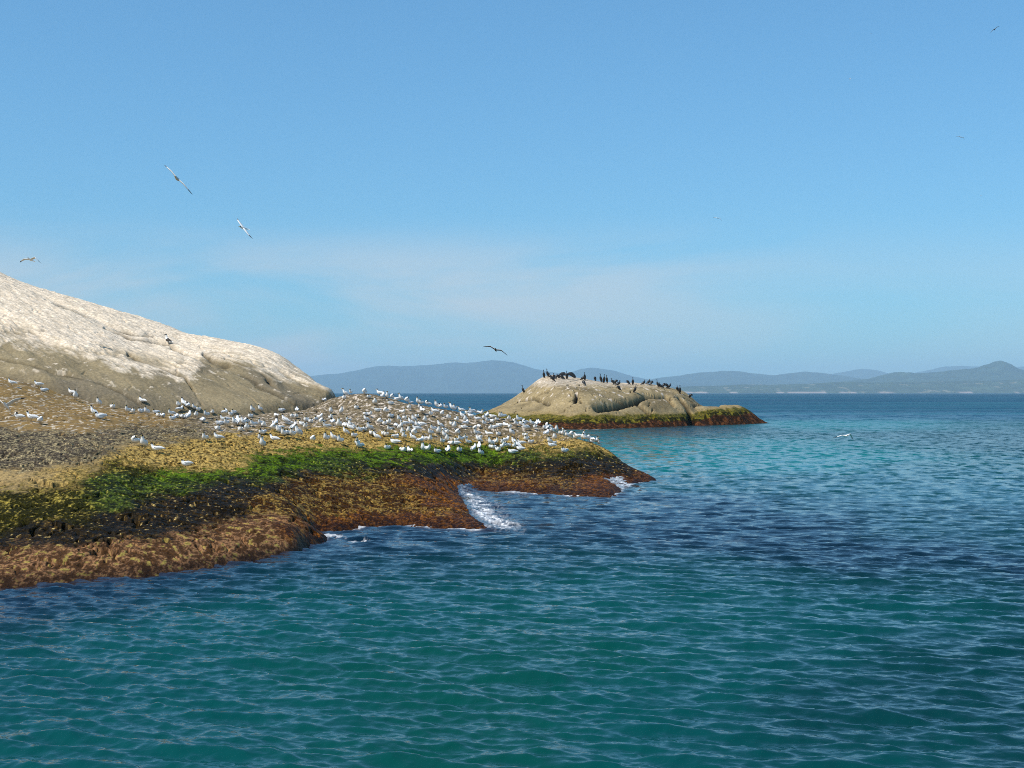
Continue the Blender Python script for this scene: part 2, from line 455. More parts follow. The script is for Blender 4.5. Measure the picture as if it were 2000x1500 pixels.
def seam(poly, w):
    q = fbm(Xd * .6, Yd * .6, 3, 130); pyv = HY + (CAMH - Zd) / Yd * F
    best = np.full(Xd.shape, 1e9)
    for (a0, b0), (a1, b1) in zip(poly[:-1], poly[1:]):
        L = (a1 - a0) ** 2 + (b1 - b0) ** 2
        t = np.clip(((Pd - a0) * (a1 - a0) + (pyv + 7 * q - b0) * (b1 - b0)) / L, 0, 1)
        best = np.minimum(best, (Pd - a0 - t * (a1 - a0)) ** 2 + (pyv + 7 * q - b0 - t * (b1 - b0)) ** 2)
    return np.exp(-best / w ** 2)
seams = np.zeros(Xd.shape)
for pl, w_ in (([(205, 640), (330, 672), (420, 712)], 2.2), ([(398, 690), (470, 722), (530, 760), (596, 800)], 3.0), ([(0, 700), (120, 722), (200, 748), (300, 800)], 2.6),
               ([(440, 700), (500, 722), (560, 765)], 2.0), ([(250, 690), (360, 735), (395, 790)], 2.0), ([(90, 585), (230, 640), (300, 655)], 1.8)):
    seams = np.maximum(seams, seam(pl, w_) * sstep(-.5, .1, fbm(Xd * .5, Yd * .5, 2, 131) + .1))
Zd -= .16 * seams
PXC, PYC = -48.0, 92.0                       # summit, off the left of the picture
ang = np.arctan2(Yd - PYC, Xd - PXC); rad = np.hypot(Xd - PXC, Yd - PYC)
# hollows that break the face, following the fall of the slope
ax = ang * 34
hol = fbm(ax * .22, rad * .12 + Zd * .5, 4, 83)
Zd -= 0.28 * sstep(.12, .5, hol) * sstep(2.2, 3.4, Zd)
st = fbm(ax * 3.2, rad * .75, 4, 84, .62); st2 = fbm(ax * 9, rad * 1.4, 3, 85, .6)
flute = fbm(ax * 2.2, rad * .35, 3, 86)
Zd += 0.045 * flute * sstep(3, 5, Zd) * 1.6 + 0.03 * st2
py_d = HY + (CAMH - Zd) / Yd * F; px_d = Pd
# white wash reaches down to a ragged line on the face
lim = np.interp(px_d, [-700, 0, 60, 120, 200, 300, 370, 400, 440, 500, 540, 600, 660], [640, 672, 692, 700, 716, 732, 742, 712, 706, 722, 745, 758, 772])
m = (lim - py_d) / 22.0 + 1.5 * st + .7 * fbm(Xd * .8, Yd * .5, 3, 88)
white = sstep(-.35, .45, m)
white = np.clip(white * (0.80 + .5 * st2) - .75 * sstep(.12, .42, hol + .4 * st) * sstep(-40, -8, py_d - lim), 0, 1)
tier = np.interp(px_d, [-100, 0, 50, 120, 200, 300, 400, 450], [620, 640, 648, 664, 684, 704, 724, 730])
patch = np.exp(-((py_d - tier) / 11.0) ** 2) * sstep(-.10, .25, fbm(Xd * .16 + 5, Yd * .1, 3, 120) + .45 * st + .12) * sstep(470, 400, px_d)
white *= 1 - .80 * patch
Zd -= .12 * patch
white *= 1 - .62 * sstep(520, 610, px_d) * sstep(-.25, .3, st + .1)
streak = sstep(.30, .42, st) * sstep(60, 0, py_d - lim) * sstep(0, 20, py_d - lim + 30)
fleck = sstep(.36, .43, fbm(Xd * 2.6, Yd * 1.2, 3, 89, .6)) * .6
white = np.clip(np.maximum(np.maximum(white, streak * .8), fleck * sstep(90, 20, py_d - lim) * .9), 0, 1)
bb = fbm(Xd * .5, Yd * .5, 4, 90); b2 = fbm(Xd * 3, Yd * 2.2, 3, 91)
base = np.array((.275, .215, .125)) * (1 + .28 * bb + .16 * b2)[..., None]
grey = sstep(.02, .38, fbm(Xd * .23 + 3, Yd * .23, 3, 92) + .25 * bb)[..., None]
dl = np.abs((px_d - 470) * .50 - (py_d - 722)) / 1.12; grey = np.maximum(grey, (sstep(20, 4, dl) * sstep(455, 500, px_d) * .9)[..., None])
base = base * (1 - .62 * grey) + .62 * grey * np.array((.155, .130, .095))
wcol = np.array((.86, .71, .54)) * (1 + .10 * st2 + .12 * b2)[..., None]
wcol = wcol * (1 - .20 * sstep(.02, .3, fbm(ax * 2.4, rad * .6, 4, 94, .65)))[..., None]
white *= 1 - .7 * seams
colD = base * (1 - white[..., None]) + wcol * white[..., None]
top = sstep(10, -12, py_d - (538 + px_d * .10) + 10) * sstep(60, 10, px_d)     # bare brown crown at the left edge
colD = colD * (1 - .6 * top[..., None]) + .6 * top[..., None] * np.array((.30, .21, .12))
crack = np.abs(fbm(ax * .55, rad * .22, 3, 96)); ck = sstep(.03, 0, crack) * sstep(.0, .2, fbm(Xd * .3, Yd * .3, 2, 97))
Zd -= .10 * ck
Zd += 0.03 * white * (1 + 1.4 * fbm(Xd * 2.4, Yd * 2.4, 3, 98, .6))
colD *= (1 - .5 * np.maximum(seams, crease * .7))[..., None]  # joints darkened; shade painted into the crease at the dome foot
dome_mat = rock_material('weathered granite', 9, 0.75, .9, False, .06)
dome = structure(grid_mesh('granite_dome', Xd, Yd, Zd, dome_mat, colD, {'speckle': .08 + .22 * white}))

# ------------------------------------------------------------------ the islet
isl = []
def IQ(px, *pairs):
    for py, Y in pairs: isl.append(at(px, py, Y))
def IR(px, Y, z): isl.append(((px - CX) / F * Y, Y, z))
IQ(900, (832, 118), (824, 125)); IQ(945, (834, 114.5), (812, 120), (805, 127)); IQ(985, (838, 109.8), (820, 115), (800, 119), (790, 128))
IQ(1025, (838, 109.8), (822, 113), (808, 116), (785, 121), (766, 128)); IQ(1045, (790, 119), (758, 125), (746, 129))
IQ(1065, (838, 109.8), (825, 112), (812, 115), (780, 118), (750, 122), (738, 127)); IQ(1100, (838, 109.8), (812, 113.5), (775, 117), (752, 121), (740, 126))
IQ(1150, (838, 109.8), (815, 113), (790, 115), (765, 118), (751, 122), (744, 128)); IQ(1200, (836, 112.5), (818, 115), (795, 117), (770, 120), (756, 124), (749, 130))
IQ(1260, (834, 116), (818, 118), (795, 120), (770, 123), (757, 127), (750, 132)); IQ(1310, (832, 119.5), (815, 121), (795, 122.5), (775, 125), (765, 129), (759, 133))
IQ(1338, (831, 121.5), (812, 123), (797, 124), (780, 126), (771, 130), (768, 133)); IQ(1350, (792, 127), (780, 130), (776, 132)); IQ(1362, (812, 125), (797, 129))
IR(1364, 134, 1.15); IR(1366, 140, .85); IR(1352, 146, .8)
IQ(1375, (830, 123), (815, 125), (800, 127), (794, 131)); IQ(1410, (829, 125.5), (812, 127), (796, 130), (792, 134)); IQ(1440, (828, 127), (810, 129), (799, 132), (794, 136))
IQ(1465, (827, 129.5), (815, 131), (804, 134)); IQ(1485, (826, 131.5), (819, 134)); IQ(1496, (826, 132)); IQ(1505, (829, 133))
for a in ((900, 112, -.8), (945, 108, -1), (985, 104, -1), (1065, 104, -1), (1150, 104, -1), (1260, 110, -1), (1340, 115, -1), (1410, 119, -1), (1465, 124, -1), (1510, 126, -1.2), (1540, 134, -1.5),
          (900, 140, -1), (985, 140, .2), (985, 150, -1), (1065, 138, 3.2), (1065, 150, 0), (1150, 140, 3.0), (1150, 154, 0), (1260, 143, 2.7), (1260, 156, 0), (1340, 144, 1.8), (1340, 154, -.3), (1410, 146, .6), (1410, 154, -1), (1485, 144, -.8), (1150, 165, -2), (1340, 165, -2), (900, 160, -2), (1540, 150, -2)):
    IR(*a)
isl_f = TPS(isl, .7)
ysi = depth_rows(103, 160, 0.10, 110, 1.0)
colsi = np.arange(800, 1560, 1.0)
Yi, Pi = np.meshgrid(ysi, colsi, indexing='ij')
Xi = (Pi - CX) / F * Yi
Zi = isl_f(Xi, Yi)
# rounded boulders leaning on the islet's front, each a swelling with a dark crack round it
for (px, py, Y, rx, ry, rz) in ((1395, 812, 127, 1.9, 3.0, .75), (1432, 812, 130, 1.4, 3.0, .62)):
    bx, by, bz = at(px, py, Y)
    d = ((Xi - bx) / rx) ** 2 + ((Yi - by) / ry) ** 2
    Zi = Zi + .48 * rz * np.clip(1 - d, 0, 1) ** .6 * sstep(-.3, .4, Zi)
    crk_shade = np.maximum(globals().get('crk_shade', 0), np.exp(-((np.sqrt(d) - 1.04) / .10) ** 2) * sstep(.8, 1.3, Zi) * sstep(by - ry * .6, by + ry * .3, Yi))
_pre = (ysi, colsi, Zi.copy())
def carve(poly, width, depth):
    global Zi, crk_shade
    yy = np.arange(106, 140, .1); pts = []
    for (ax_, ay_), (bx_, by_) in zip(poly[:-1], poly[1:]):
        for t in np.linspace(0, 1, 14, endpoint=False): pts.append((ax_ + (bx_ - ax_) * t, ay_ + (by_ - ay_) * t))
    best = np.full(Xi.shape, 1e9)
    for px, py in pts:
        j = int(np.clip(round(px - 800), 0, len(colsi) - 1)); zc = np.interp(yy, ysi, _pre[2][:, j])
        d_ = zc - (CAMH - (py - HY) / F * yy); k = int(np.argmax(d_ >= 0)) if (d_ >= 0).any() else int(np.argmax(d_))
        X0 = (px - CX) / F * yy[k]
        best = np.minimum(best, ((Xi - X0) / width) ** 2 + ((Yi - yy[k]) / (width * 1.7)) ** 2)
    g_ = np.exp(-best)
    Zi = Zi - depth * g_; crk_shade = np.maximum(crk_shade, sstep(.35, .8, g_))
carve([(1165, 797), (1200, 791), (1235, 782), (1262, 771), (1300, 773), (1312, 786)], .30, .6)  # shadow under the overhang, put in as a groove with darkened colour
carve([(1248, 790), (1260, 800), (1275, 812)], .25, .5)
carve([(1330, 776), (1344, 795), (1350, 812), (1350, 828)], .40, .6)  # shade on the right flank, put in as a darkened groove
carve([(1127, 768), (1124, 784)], .15, .4); carve([(1020, 782), (1045, 776), (1075, 790)], .16, .25)
Zi += (.12 * fbm(Xi * .35, Yi * .3, 3, 101) + .06 * fbm(Xi * 1.2, Yi * 1.2, 3, 102)) * sstep(0, 1, Zi)
ck = np.abs(fbm(Xi * .28 + .5, Yi * .32 + Zi * .5, 3, 110)); ckm_shade = sstep(.035, 0, ck) * sstep(.9, 1.5, Zi)
ckm_shade = np.maximum(ckm_shade, crk_shade)
Zi -= .25 * ckm_shade
low = sstep(1.25, .7, Zi)
Zi += low * (.12 * fbm(Xi * 2.0, Yi * 1.6, 3, 103, .6)) * sstep(-.2, .2, Zi)
h = Zi + .28 * fbm(Xi * .45, Yi * .4, 3, 104) + .10 * fbm(Xi * 2, Yi * 1.5, 3, 105)
h = h - .45 * sstep(1360, 1420, Pi) - .2 * sstep(1010, 940, Pi)
ssp = fbm(Xi * 2.4, Yi * 1.5, 3, 106, .6)
def mixc(a, b, t): return np.array(a) * (1 - t[..., None]) + np.array(b) * t[..., None]
tan = np.array((.31, .235, .125))[None, None] * (1 + .30 * fbm(Xi * .6, Yi * .6, 4, 107) + .15 * ssp)[..., None]
tan = tan * (1 - .35 * sstep(.0, .35, fbm(Xi * .3, Yi * .3, 3, 108)))[..., None]
gu = np.clip(sstep(.26, .36, fbm(Xi * 2.1, Yi * 1.4, 3, 109, .6)) * sstep(1.6, 2.8, Zi) + .55 * sstep(3.3, 4.0, Zi + .5 * ssp), 0, 1)
tan = tan * (1 - gu[..., None]) + gu[..., None] * np.array((.62, .52, .42))
red = mixc((.030, .012, .004), (.125, .045, .014), sstep(-.1, .3, ssp))
drk = mixc((.020, .018, .002), (.20, .16, .015), sstep(.0, .28, ssp))
yel = mixc((.150, .120, .022), (.050, .054, .003), sstep(-.05, .3, ssp))
och = np.array((.30, .22, .10))[None, None] * np.ones(Xi.shape + (1,))
cI = mixc_ = red
def blend(a, b, t): return a * (1 - t[..., None]) + b * t[..., None]
cI = blend(red, drk, sstep(.38, .52, h)); cI = blend(cI, yel, sstep(.70, .90, h)); cI = blend(cI, och, sstep(1.0, 1.15, h)); cI = blend(cI, tan, sstep(1.15, 1.35, h))
cI *= (1 - .8 * ckm_shade)[..., None]  # dark cracks, plus painted shade along the overhang and right flank
isl_mat = rock_material('islet granite', 6, 0.7, .88, False, .08)
islet = structure(grid_mesh('islet', Xi, Yi, Zi, isl_mat, cI, {'speckle': .15 + .5 * sstep(1.3, .9, h)}))
dome_z, islet_z = sampler(ysd, colsd, Zd), sampler(ysi, colsi, Zi)

# ------------------------------------------------------------------ the sea
ysw = np.concatenate([depth_rows(8.0, 20.0, .021, 10, 1.25)[:-1], depth_rows(20.0, 42000, .05, 20, 1.55)])
colsw = np.concatenate([np.arange(-700, -60, 8), np.arange(-60, 2060, 2.1), np.arange(2060, 2700, 8)])
Yw, Pw = np.meshgrid(ysw, colsw, indexing='ij')
Xw = (Pw - CX) / F * Yw
dyw = np.gradient(ysw)[:, None] * np.ones_like(Xw); dxw = 2.1 / F * Yw
Zw = np.zeros_like(Xw)
wr = np.random.RandomState(5)
# two crossing wind seas: crests mostly lie across the view
for i in range(64):
    lam = 0.11 * (1.082 ** i) if i < 42 else 3.0 + (i - 42) * .45
    th = wr.normal(math.radians(86), math.radians(36)) if i % 3 else wr.normal(math.radians(64), math.radians(20))
    k = 2 * math.pi / lam; kx, ky = k * math.cos(th), k * math.sin(th)
    amp = (.012 * lam if lam < .18 else .0185 * lam if lam < .42 else .0066 * lam ** -.20) * wr.uniform(.6, 1.2) * (1.0 if lam < 2.2 else .45)
    sp_eff = np.abs(math.sin(th)) * dyw + np.abs(math.cos(th)) * dxw
    att = sstep(1.8, 4.5, lam / sp_eff)
    nrow = int(np.searchsorted(-att.max(axis=1), -1e-3)) if False else (np.where(att.max(axis=1) > 1e-3)[0].max() + 1 if att.max() > 1e-3 else 0)
    if nrow == 0: continue
    ph = kx * Xw[:nrow] + ky * Yw[:nrow] + wr.uniform(0, 6.28) + 1.7 * fbm(Xw[:nrow] / (lam * 3.2) + i, Yw[:nrow] / (lam * 3.2), 1, 200 + i)
    s = np.sin(ph)
    Zw[:nrow] += att[:nrow] * amp * (np.exp(1.15 * (s - 1)) * 1.75 - .75)
gust = fbm(Xw * .12, Yw * .06, 3, 300)
Zw *= (1 + .35 * gust)
Zw -= 0.035

# sea colour: what lies under the surface (sand, weed reef, deep water)
WS = """-200:1150 N,1200 N,1260 e,1340 e,1420 E,1500 E
0:1160 N,1200 N,1240 n,1300 e,1380 e,1440 E,1500 E
200:1140 N,1180 N,1220 e,1280 E,1340 e,1420 E,1500 E
400:1110 N,1150 N,1190 e,1240 E,1300 E,1360 E,1430 E,1500 E
600:1060 N,1090 N,1130 n,1170 E,1220 E,1300 G,1380 E,1440 G,1500 E
800:1040 N,1070 N,1110 n,1150 E,1200 E,1260 G,1330 G,1400 G,1500 G
1000:970 N,1000 N,1040 N,1080 n,1120 n,1160 E,1220 G,1300 G,1400 G,1500 G
1200:980 N,1020 N,1060 N,1100 n,1150 E,1200 E,1260 G,1340 E,1420 E,1500 E
1400:945 n,980 N,1020 N,1060 N,1110 n,1170 E,1230 E,1300 E,1380 e,1440 e,1500 e
1600:950 e,980 n,1020 N,1080 N,1130 n,1180 e,1240 e,1300 e,1360 n,1440 n,1500 e
1800:960 e,990 n,1030 n,1080 N,1130 n,1200 e,1280 n,1360 n,1430 n,1500 e
2000:960 e,1000 n,1050 n,1100 N,1180 n,1260 n,1340 n,1420 n,1500 n
2200:960 e,1050 n,1200 N,1400 N
1150:845 C,875 C,905 C
1250:846 N,865 C,890 C,915 C,940 E
1350:845 N,862 C,885 C,910 C,932 E
1450:843 e,862 C,885 C,910 C,935 e
1600:830 C,850 n,868 C,890 C,912 C,932 E
1750:828 C,848 n,870 e,890 C,915 E,938 e
1900:828 e,848 n,870 n,890 E,915 E,938 e
2100:828 e,850 n,880 n,910 e,940 n"""
ws = []
for line in WS.split('\n'):
    c, rest = line.split(':')
    for it in rest.split(','):
        r_, k_ = it.split(); ws.append((float(c), float(r_), k_))
WC = dict(N=(.001, .009, .020), n=(.001, .030, .032), e=(.001, .047, .048), E=(.001, .052, .050), G=(.001, .050, .040), C=(.002, .135, .140))
py_w = HY + CAMH / Yw * F
qx = Pw + 60 * fbm(Xw * .25, Yw * .12, 3, 310); qy = py_w + (py_w - HY) * .10 * fbm(Xw * .35, Yw * .15, 3, 311)
wsum = np.zeros(Xw.shape) + 1e-6; cW = np.zeros(Xw.shape + (3,)) + np.array((.012, .065, .10)) * 1e-6
for c, r_, k_ in ws:
    sx, sy = (95.0, max(9.0, (r_ - HY) * .075))
    g = np.exp(-.5 * (((qx - c) / sx) ** 2 + ((qy - r_) / sy) ** 2)) ** 1.3
    wsum += g; cW += g[..., None] * np.array(WC[k_])
cW /= wsum[..., None]
far = sstep(828, 812, qy)[..., None]
band = fbm(Xw * .003, np.log(Yw) * 9.0, 3, 312)
farc = mixc((.006, .050, .095), (.012, .090, .130), sstep(-.15, .3, band))
farc = farc * (1 - .35 * sstep(775, 769, py_w))[..., None]
cW = cW * (1 - far) + farc * far

# rock just under the surface tints the water, and it breaks into foam along the edge
near = (Yw < 165)
rz = np.full(Xw.shape, -5.0)
idx = np.where((Yw < 87) & (Pw < 1340)); rz[idx] = shelf_z(Xw[idx], Yw[idx])
idx = np.where((Yw > 103) & (Yw < 160) & (Pw > 800) & (Pw < 1560)); rz[idx] = np.maximum(rz[idx], islet_z(Xw[idx], Yw[idx]))
shal = sstep(-.40, .02, rz)
edge = sstep(-.16, -.0, rz)
fn = fbm(Xw * 3.0, Yw * 2.2, 4, 320, .62); fn2 = fbm(Xw * .9, Yw * .7, 3, 321); fn3 = fbm(Xw * 9, Yw * 5, 3, 322, .6)
def blob(px, py, rx, ry, rot=0.0):
    c, s = math.cos(rot), math.sin(rot)
    u = (Pw - px) * c + (py_w - py) * s; v = -(Pw - px) * s + (py_w - py) * c
    return np.exp(-((u / rx) ** 2 + (v / ry) ** 2))
side = blob(938, 994, 44, 17, .80) * 1.05 + blob(905, 960, 30, 4, .45) * .45 + blob(975, 1020, 52, 11, .25) * .85 + blob(975, 990, 60, 26, .6) * .45
wash2 = blob(1185, 935, 55, 10, .35)
strength = .34 + .66 * np.clip(blob(720, 1034, 110, 14, -.05) + blob(870, 1034, 90, 8) * .7 + blob(1090, 963, 130, 8) * .9 + blob(1230, 945, 60, 12) * .5 + blob(1160, 838, 40, 6) * 1.2, 0, 1)
foam = sstep(.45, .95, edge * strength * 1.25 + .35 * fn * strength)
foam = np.maximum(foam, .85 * sstep(.42, 1.05, side * (.70 + 1.2 * fn + .7 * fn3)))
foam = np.maximum(foam,   .65 * sstep(.50, 1.05, wash2 * (.75 + 1.1 * fn + .6 * fn3)))
foam = np.maximum(foam, .9 * sstep(.42, .55, (blob(640, 1043, 60, 8) + blob(700, 1055, 40, 6)) * (.5 + fn)))
lace = sstep(.62, .95, 1 - 2.6 * np.abs(fbm(Xw * 4.2, Yw * 2.6, 3, 330, .6)))
foam = foam * (.55 + .45 * lace) + .25 * lace * sstep(.25, .6, side)
# water thrown up on the rock runs back down it in a thin sheet
drape = np.clip(side * 1.4 + wash2 * 1.2, 0, 1)
Zw = np.where((drape > .30) & (rz > -.2) & (rz < .16), np.maximum(Zw, rz + .035 * sstep(.30, .55, drape) - .03 + .03 * fn * drape), Zw)
Zw += .05 * side * (.5 + fn) + .03 * foam * fn3
tin = shal[..., None] * .55
cW = cW * (1 - tin) + tin * np.array((.030, .014, .016))
reef = (blob(1040, 1022, 90, 7, .05) + blob(1430, 1052, 30, 3.5)) * sstep(-.1, .3, fn + .1)
cW = cW * (1 - .8 * np.clip(reef, 0, 1)[..., None]) + .8 * np.clip(reef, 0, 1)[..., None] * np.array((.030, .020, .005))

wm, nt, b = new_mat('sea water')
a1 = nt.nodes.new('ShaderNodeAttribute'); a1.attribute_name = 'Col'
a2 = nt.nodes.new('ShaderNodeAttribute'); a2.attribute_name = 'foam'
mx = nt.nodes.new('ShaderNodeMix'); mx.data_type = 'RGBA'; mx.inputs[7].default_value = (.84, .83, .83, 1)
lnk(nt, a2.outputs['Fac'], mx.inputs[0]); lnk(nt, a1.outputs['Color'], mx.inputs[6]); lnk(nt, mx.outputs[2], b.inputs['Base Color'])
rr = nt.nodes.new('ShaderNodeMapRange'); rr.inputs['To Min'].default_value = .03; rr.inputs['To Max'].default_value = .75
lnk(nt, a2.outputs['Fac'], rr.inputs['Value'])
b.inputs['IOR'].default_value = 1.33
b.inputs['Specular IOR Level'].default_value = .56
b.inputs['Specular Tint'].default_value = (.55, .96, 1.0, 1)
g = nt.nodes.new('ShaderNodeNewGeometry')
heights = []
for sc_, vec, det in ((7.0, (1.0, 1.7, 1), 3), (2.2, (1, 1.6, 1), 3), (.5, (1, 1.8, 1), 3)):
    mpn = nt.nodes.new('ShaderNodeMapping'); mpn.inputs['Scale'].default_value = vec
    lnk(nt, g.outputs['Position'], mpn.inputs[0])
    n = nt.nodes.new('ShaderNodeTexNoise'); n.inputs['Scale'].default_value = sc_; n.inputs['Detail'].default_value = det
    n.inputs['Distortion'].default_value = .6
    lnk(nt, mpn.outputs[0], n.inputs['Vector']); heights.append(n.outputs[0])
# near the viewer only the finest ripple is left to the bump, far off the larger waves too
cd = nt.nodes.new('ShaderNodeVectorMath'); cd.operation = 'LENGTH'; lnk(nt, g.outputs['Position'], cd.inputs[0])
def rng_node(f0, f1, t0, t1):
    r = nt.nodes.new('ShaderNodeMapRange')
    for k_, v_ in zip(('From Min', 'From Max', 'To Min', 'To Max'), (f0, f1, t0, t1)): r.inputs[k_].default_value = v_
    lnk(nt, cd.outputs['Value'], r.inputs['Value']); return r.outputs[0]
amps = (rng_node(10, 80, .009, .02), rng_node(30, 110, 0, .12), rng_node(90, 400, 0, .8))
prev = None
for hgt, am in zip(heights, amps):
    m1 = nt.nodes.new('ShaderNodeMath'); m1.operation = 'MULTIPLY'; lnk(nt, hgt, m1.inputs[0]); lnk(nt, am, m1.inputs[1])
    if prev is None: prev = m1.outputs[0]
    else:
        m2 = nt.nodes.new('ShaderNodeMath'); m2.operation = 'ADD'; lnk(nt, prev, m2.inputs[0]); lnk(nt, m1.outputs[0], m2.inputs[1]); prev = m2.outputs[0]
bp = nt.nodes.new('ShaderNodeBump'); bp.inputs['Strength'].default_value = 1.0; bp.inputs['Distance'].default_value = 1.0
lnk(nt, prev, bp.inputs['Height'])
rg = nt.nodes.new('ShaderNodeMath'); rg.operation = 'MAXIMUM'; lnk(nt, rr.outputs[0], rg.inputs[0]); lnk(nt, rng_node(35, 260, .03, .42), rg.inputs[1]); lnk(nt, rg.outputs[0], b.inputs['Roughness'])
# far off every pixel covers many wavelets: tilt the facets directly
def facets(scale, vec, k):
    mpn = nt.nodes.new('ShaderNodeMapping'); mpn.inputs['Scale'].default_value = vec; lnk(nt, g.outputs['Position'], mpn.inputs[0])
    n = nt.nodes.new('ShaderNodeTexNoise'); n.inputs['Scale'].default_value = scale; n.inputs['Detail'].default_value = 2.5; n.inputs['Roughness'].default_value = .55; n.inputs['Distortion'].default_value = .4
    lnk(nt, mpn.outputs[0], n.inputs['Vector'])
    c_ = nt.nodes.new('ShaderNodeVectorMath'); c_.operation = 'SUBTRACT'; lnk(nt, n.outputs['Color'], c_.inputs[0]); c_.inputs[1].default_value = (.5, .5, .5)
    d_ = nt.nodes.new('ShaderNodeVectorMath'); d_.operation = 'MULTIPLY'; lnk(nt, c_.outputs[0], d_.inputs[0]); d_.inputs[1].default_value = (1, 1.4, 0)
    e_ = nt.nodes.new('ShaderNodeVectorMath'); e_.operation = 'SCALE'; lnk(nt, d_.outputs[0], e_.inputs[0]); lnk(nt, k, e_.inputs['Scale'])
    return e_.outputs[0]
prev_n = bp.outputs[0]
for scl, vec, win in ((1.9, (1.0, .62, 1), (26, 70, 0, 2.0)), (.42, (.9, .5, 1), (70, 200, 0, 1.8)), (.07, (.7, .4, 1), (220, 700, 0, 1.4)), (.010, (.6, .4, 1), (900, 3000, 0, 1.0))):
    ad = nt.nodes.new('ShaderNodeVectorMath'); lnk(nt, prev_n, ad.inputs[0]); lnk(nt, facets(scl, vec, rng_node(*win)), ad.inputs[1]); prev_n = ad.outputs[0]
nm = nt.nodes.new('ShaderNodeVectorMath'); nm.operation = 'NORMALIZE'; lnk(nt, prev_n, nm.inputs[0]); lnk(nt, nm.outputs[0], b.inputs['Normal'])
sea = structure(grid_mesh('sea', Xw, Yw, Zw, wm, cW, {'foam': foam}))
del Xw, Yw, Pw, cW, qx, qy, rz, fn, fn2, fn3, foam, edge, shal, wsum

# ------------------------------------------------------------------ far hills
def ridge(name, pts, Y, depth, col, seed, rough=1.0, beach=None, base_py=768.5):
    pts = np.array(pts, float)
    px = np.arange(pts[0, 0], pts[-1, 0] + 1, 3.0)
    from_ = np.interp(px, pts[:, 0], pts[:, 1])
    k = np.ones(7) / 7; pad = np.pad(from_, 3, mode='edge'); cr = np.convolve(pad, k, 'valid')
    cr = np.minimum(cr, 766.5)
    v = np.linspace(0, 1, 46)
    V, P = np.meshgrid(v, px, indexing='ij')
    CR = np.broadcast_to(cr, P.shape)
    Yy = Y * (1 + 0.0 * V) + depth * V
    crest = CAMH - (CR - HY) / F * (Y + depth * .55)
    t = np.where(V < .55, V / .55, (1 - V) / .45)
    prof = t ** .8
    X = (P - CX) / F * (Y + depth * .55) * (Yy / (Y + depth * .55)) ** .3
    relief = fbm(X / (Y * .022), Yy / (Y * .022), 4, seed, .55)
    Z = -2 + (crest + 2) * prof * (1 + .22 * rough * relief * (1 - t) ** .5 * 2) + crest * .045 * rough * relief * t
    c = np.array(col)[None, None] * (1 + .5 * relief + .35 * fbm(X / (Y * .006), Yy / (Y * .01), 3, seed + 5))[..., None]
    if beach is not None:
        nb = fbm(X / (Y * .02), X * 0 + 3.3, 3, seed + 9)
        bw = sstep(beach, beach * .6, Z - 3 * nb) * sstep(.02, .14, nb)
        c = c * (1 - bw[..., None]) + bw[..., None] * np.array((.36, .28, .24))
        cl = sstep(.30, .36, fbm(X / (Y * .009), Yy / (Y * .02), 3, seed + 19)) * .55
        c = c * (1 - cl[..., None]) + cl[..., None] * np.array((.26, .22, .14))
    mt = bpy.data.materials.get('bush covered hills')
    if mt is None: mt = rock_material('bush covered hills', .01, 0.3, .95, False, 6.0)
    return structure(grid_mesh(name, X, Yy, Z, mt, c))
ridge('hills', [(430, 760), (560, 742), (610, 733), (660, 730), (700, 722), (730, 716), (760, 714), (800, 715), (840, 714), (875, 708), (910, 708), (935, 706), (960, 703), (985, 704), (1010, 710), (1045, 719), (1080, 728), (1110, 729), (1140, 719), (1160, 717), (1190, 721), (1230, 733), (1280, 745), (1330, 752), (1400, 762)], 12500, 3000, (.035, .055, .045), 401, .7)
ridge('hills', [(1180, 760), (1240, 748), (1290, 737), (1330, 733), (1370, 726), (1400, 724), (1450, 726), (1480, 729), (1510, 733), (1540, 729), (1575, 726), (1620, 730), (1680, 738), (1760, 744), (1900, 758)], 11000, 2500, (.035, .055, .045), 411, .9)
ridge('hills', [(1540, 755), (1600, 736), (1640, 727), (1680, 719), (1710, 722), (1750, 733), (1800, 726), (1830, 720), (1860, 713), (1900, 714), (1940, 720), (1990, 716), (2040, 712), (2120, 722), (2250, 745)], 15500, 3000, (.035, .055, .045), 421, .8)
ridge('headland', [(1560, 764), (1620, 750), (1660, 743), (1700, 739), (1720, 733), (1750, 727), (1775, 727), (1810, 728), (1850, 725), (1880, 721), (1905, 718), (1925, 711), (1945, 706), (1960, 706), (1970, 711), (1985, 719), (2010, 725), (2060, 735), (2150, 742), (2300, 755)], 8300, 1600, (.040, .062, .040), 431, 1.1)
ridge('coast', [(1240, 766), (1300, 757), (1340, 754), (1400, 753), (1460, 751), (1540, 751), (1600, 748), (1660, 745), (1700, 747), (1800, 746), (1900, 743), (2000, 741), (2150, 742), (2300, 748)], 7000, 900, (.045, .065, .035), 441, 1.0, 9.0)

# ------------------------------------------------------------------ bird building
M_WHITE = flat_mat('white plumage', (.86, .84, .80), .75, .04)
M_GREY = flat_mat('grey plumage', (.76, .75, .73), .7, .12)
M_PALE = flat_mat('pale underwing', (.62, .60, .55), .7, .08)
M_CAP = flat_mat('black cap', (.012, .012, .014), .6, .2)
M_BILL = flat_mat('yellow bill', (.55, .42, .08), .5, .1)
M_LEG = flat_mat('dark legs', (.03, .028, .025), .6, .1)
M_DARKW = flat_mat('dark wing tips', (.07, .07, .075), .6, .2)
M_CORM = flat_mat('black cormorant plumage', (.012, .012, .013), .45, .4, 25, .5)
M_BROWN_AND_SHADE = flat_mat('brown grey plumage and underside shade', (.06, .05, .04), .6, .2)  # seabird's own plumage; on gliding terns it paints the underside's shade
BM = [M_WHITE, M_GREY, M_CAP, M_BILL, M_LEG, M_DARKW, M_PALE, M_CORM, M_BROWN_AND_SHADE]
WHITE, GREY, CAP, BILL, LEG, DARKW, PALE, CORM, BROWN_AND_SHADE = range(9)

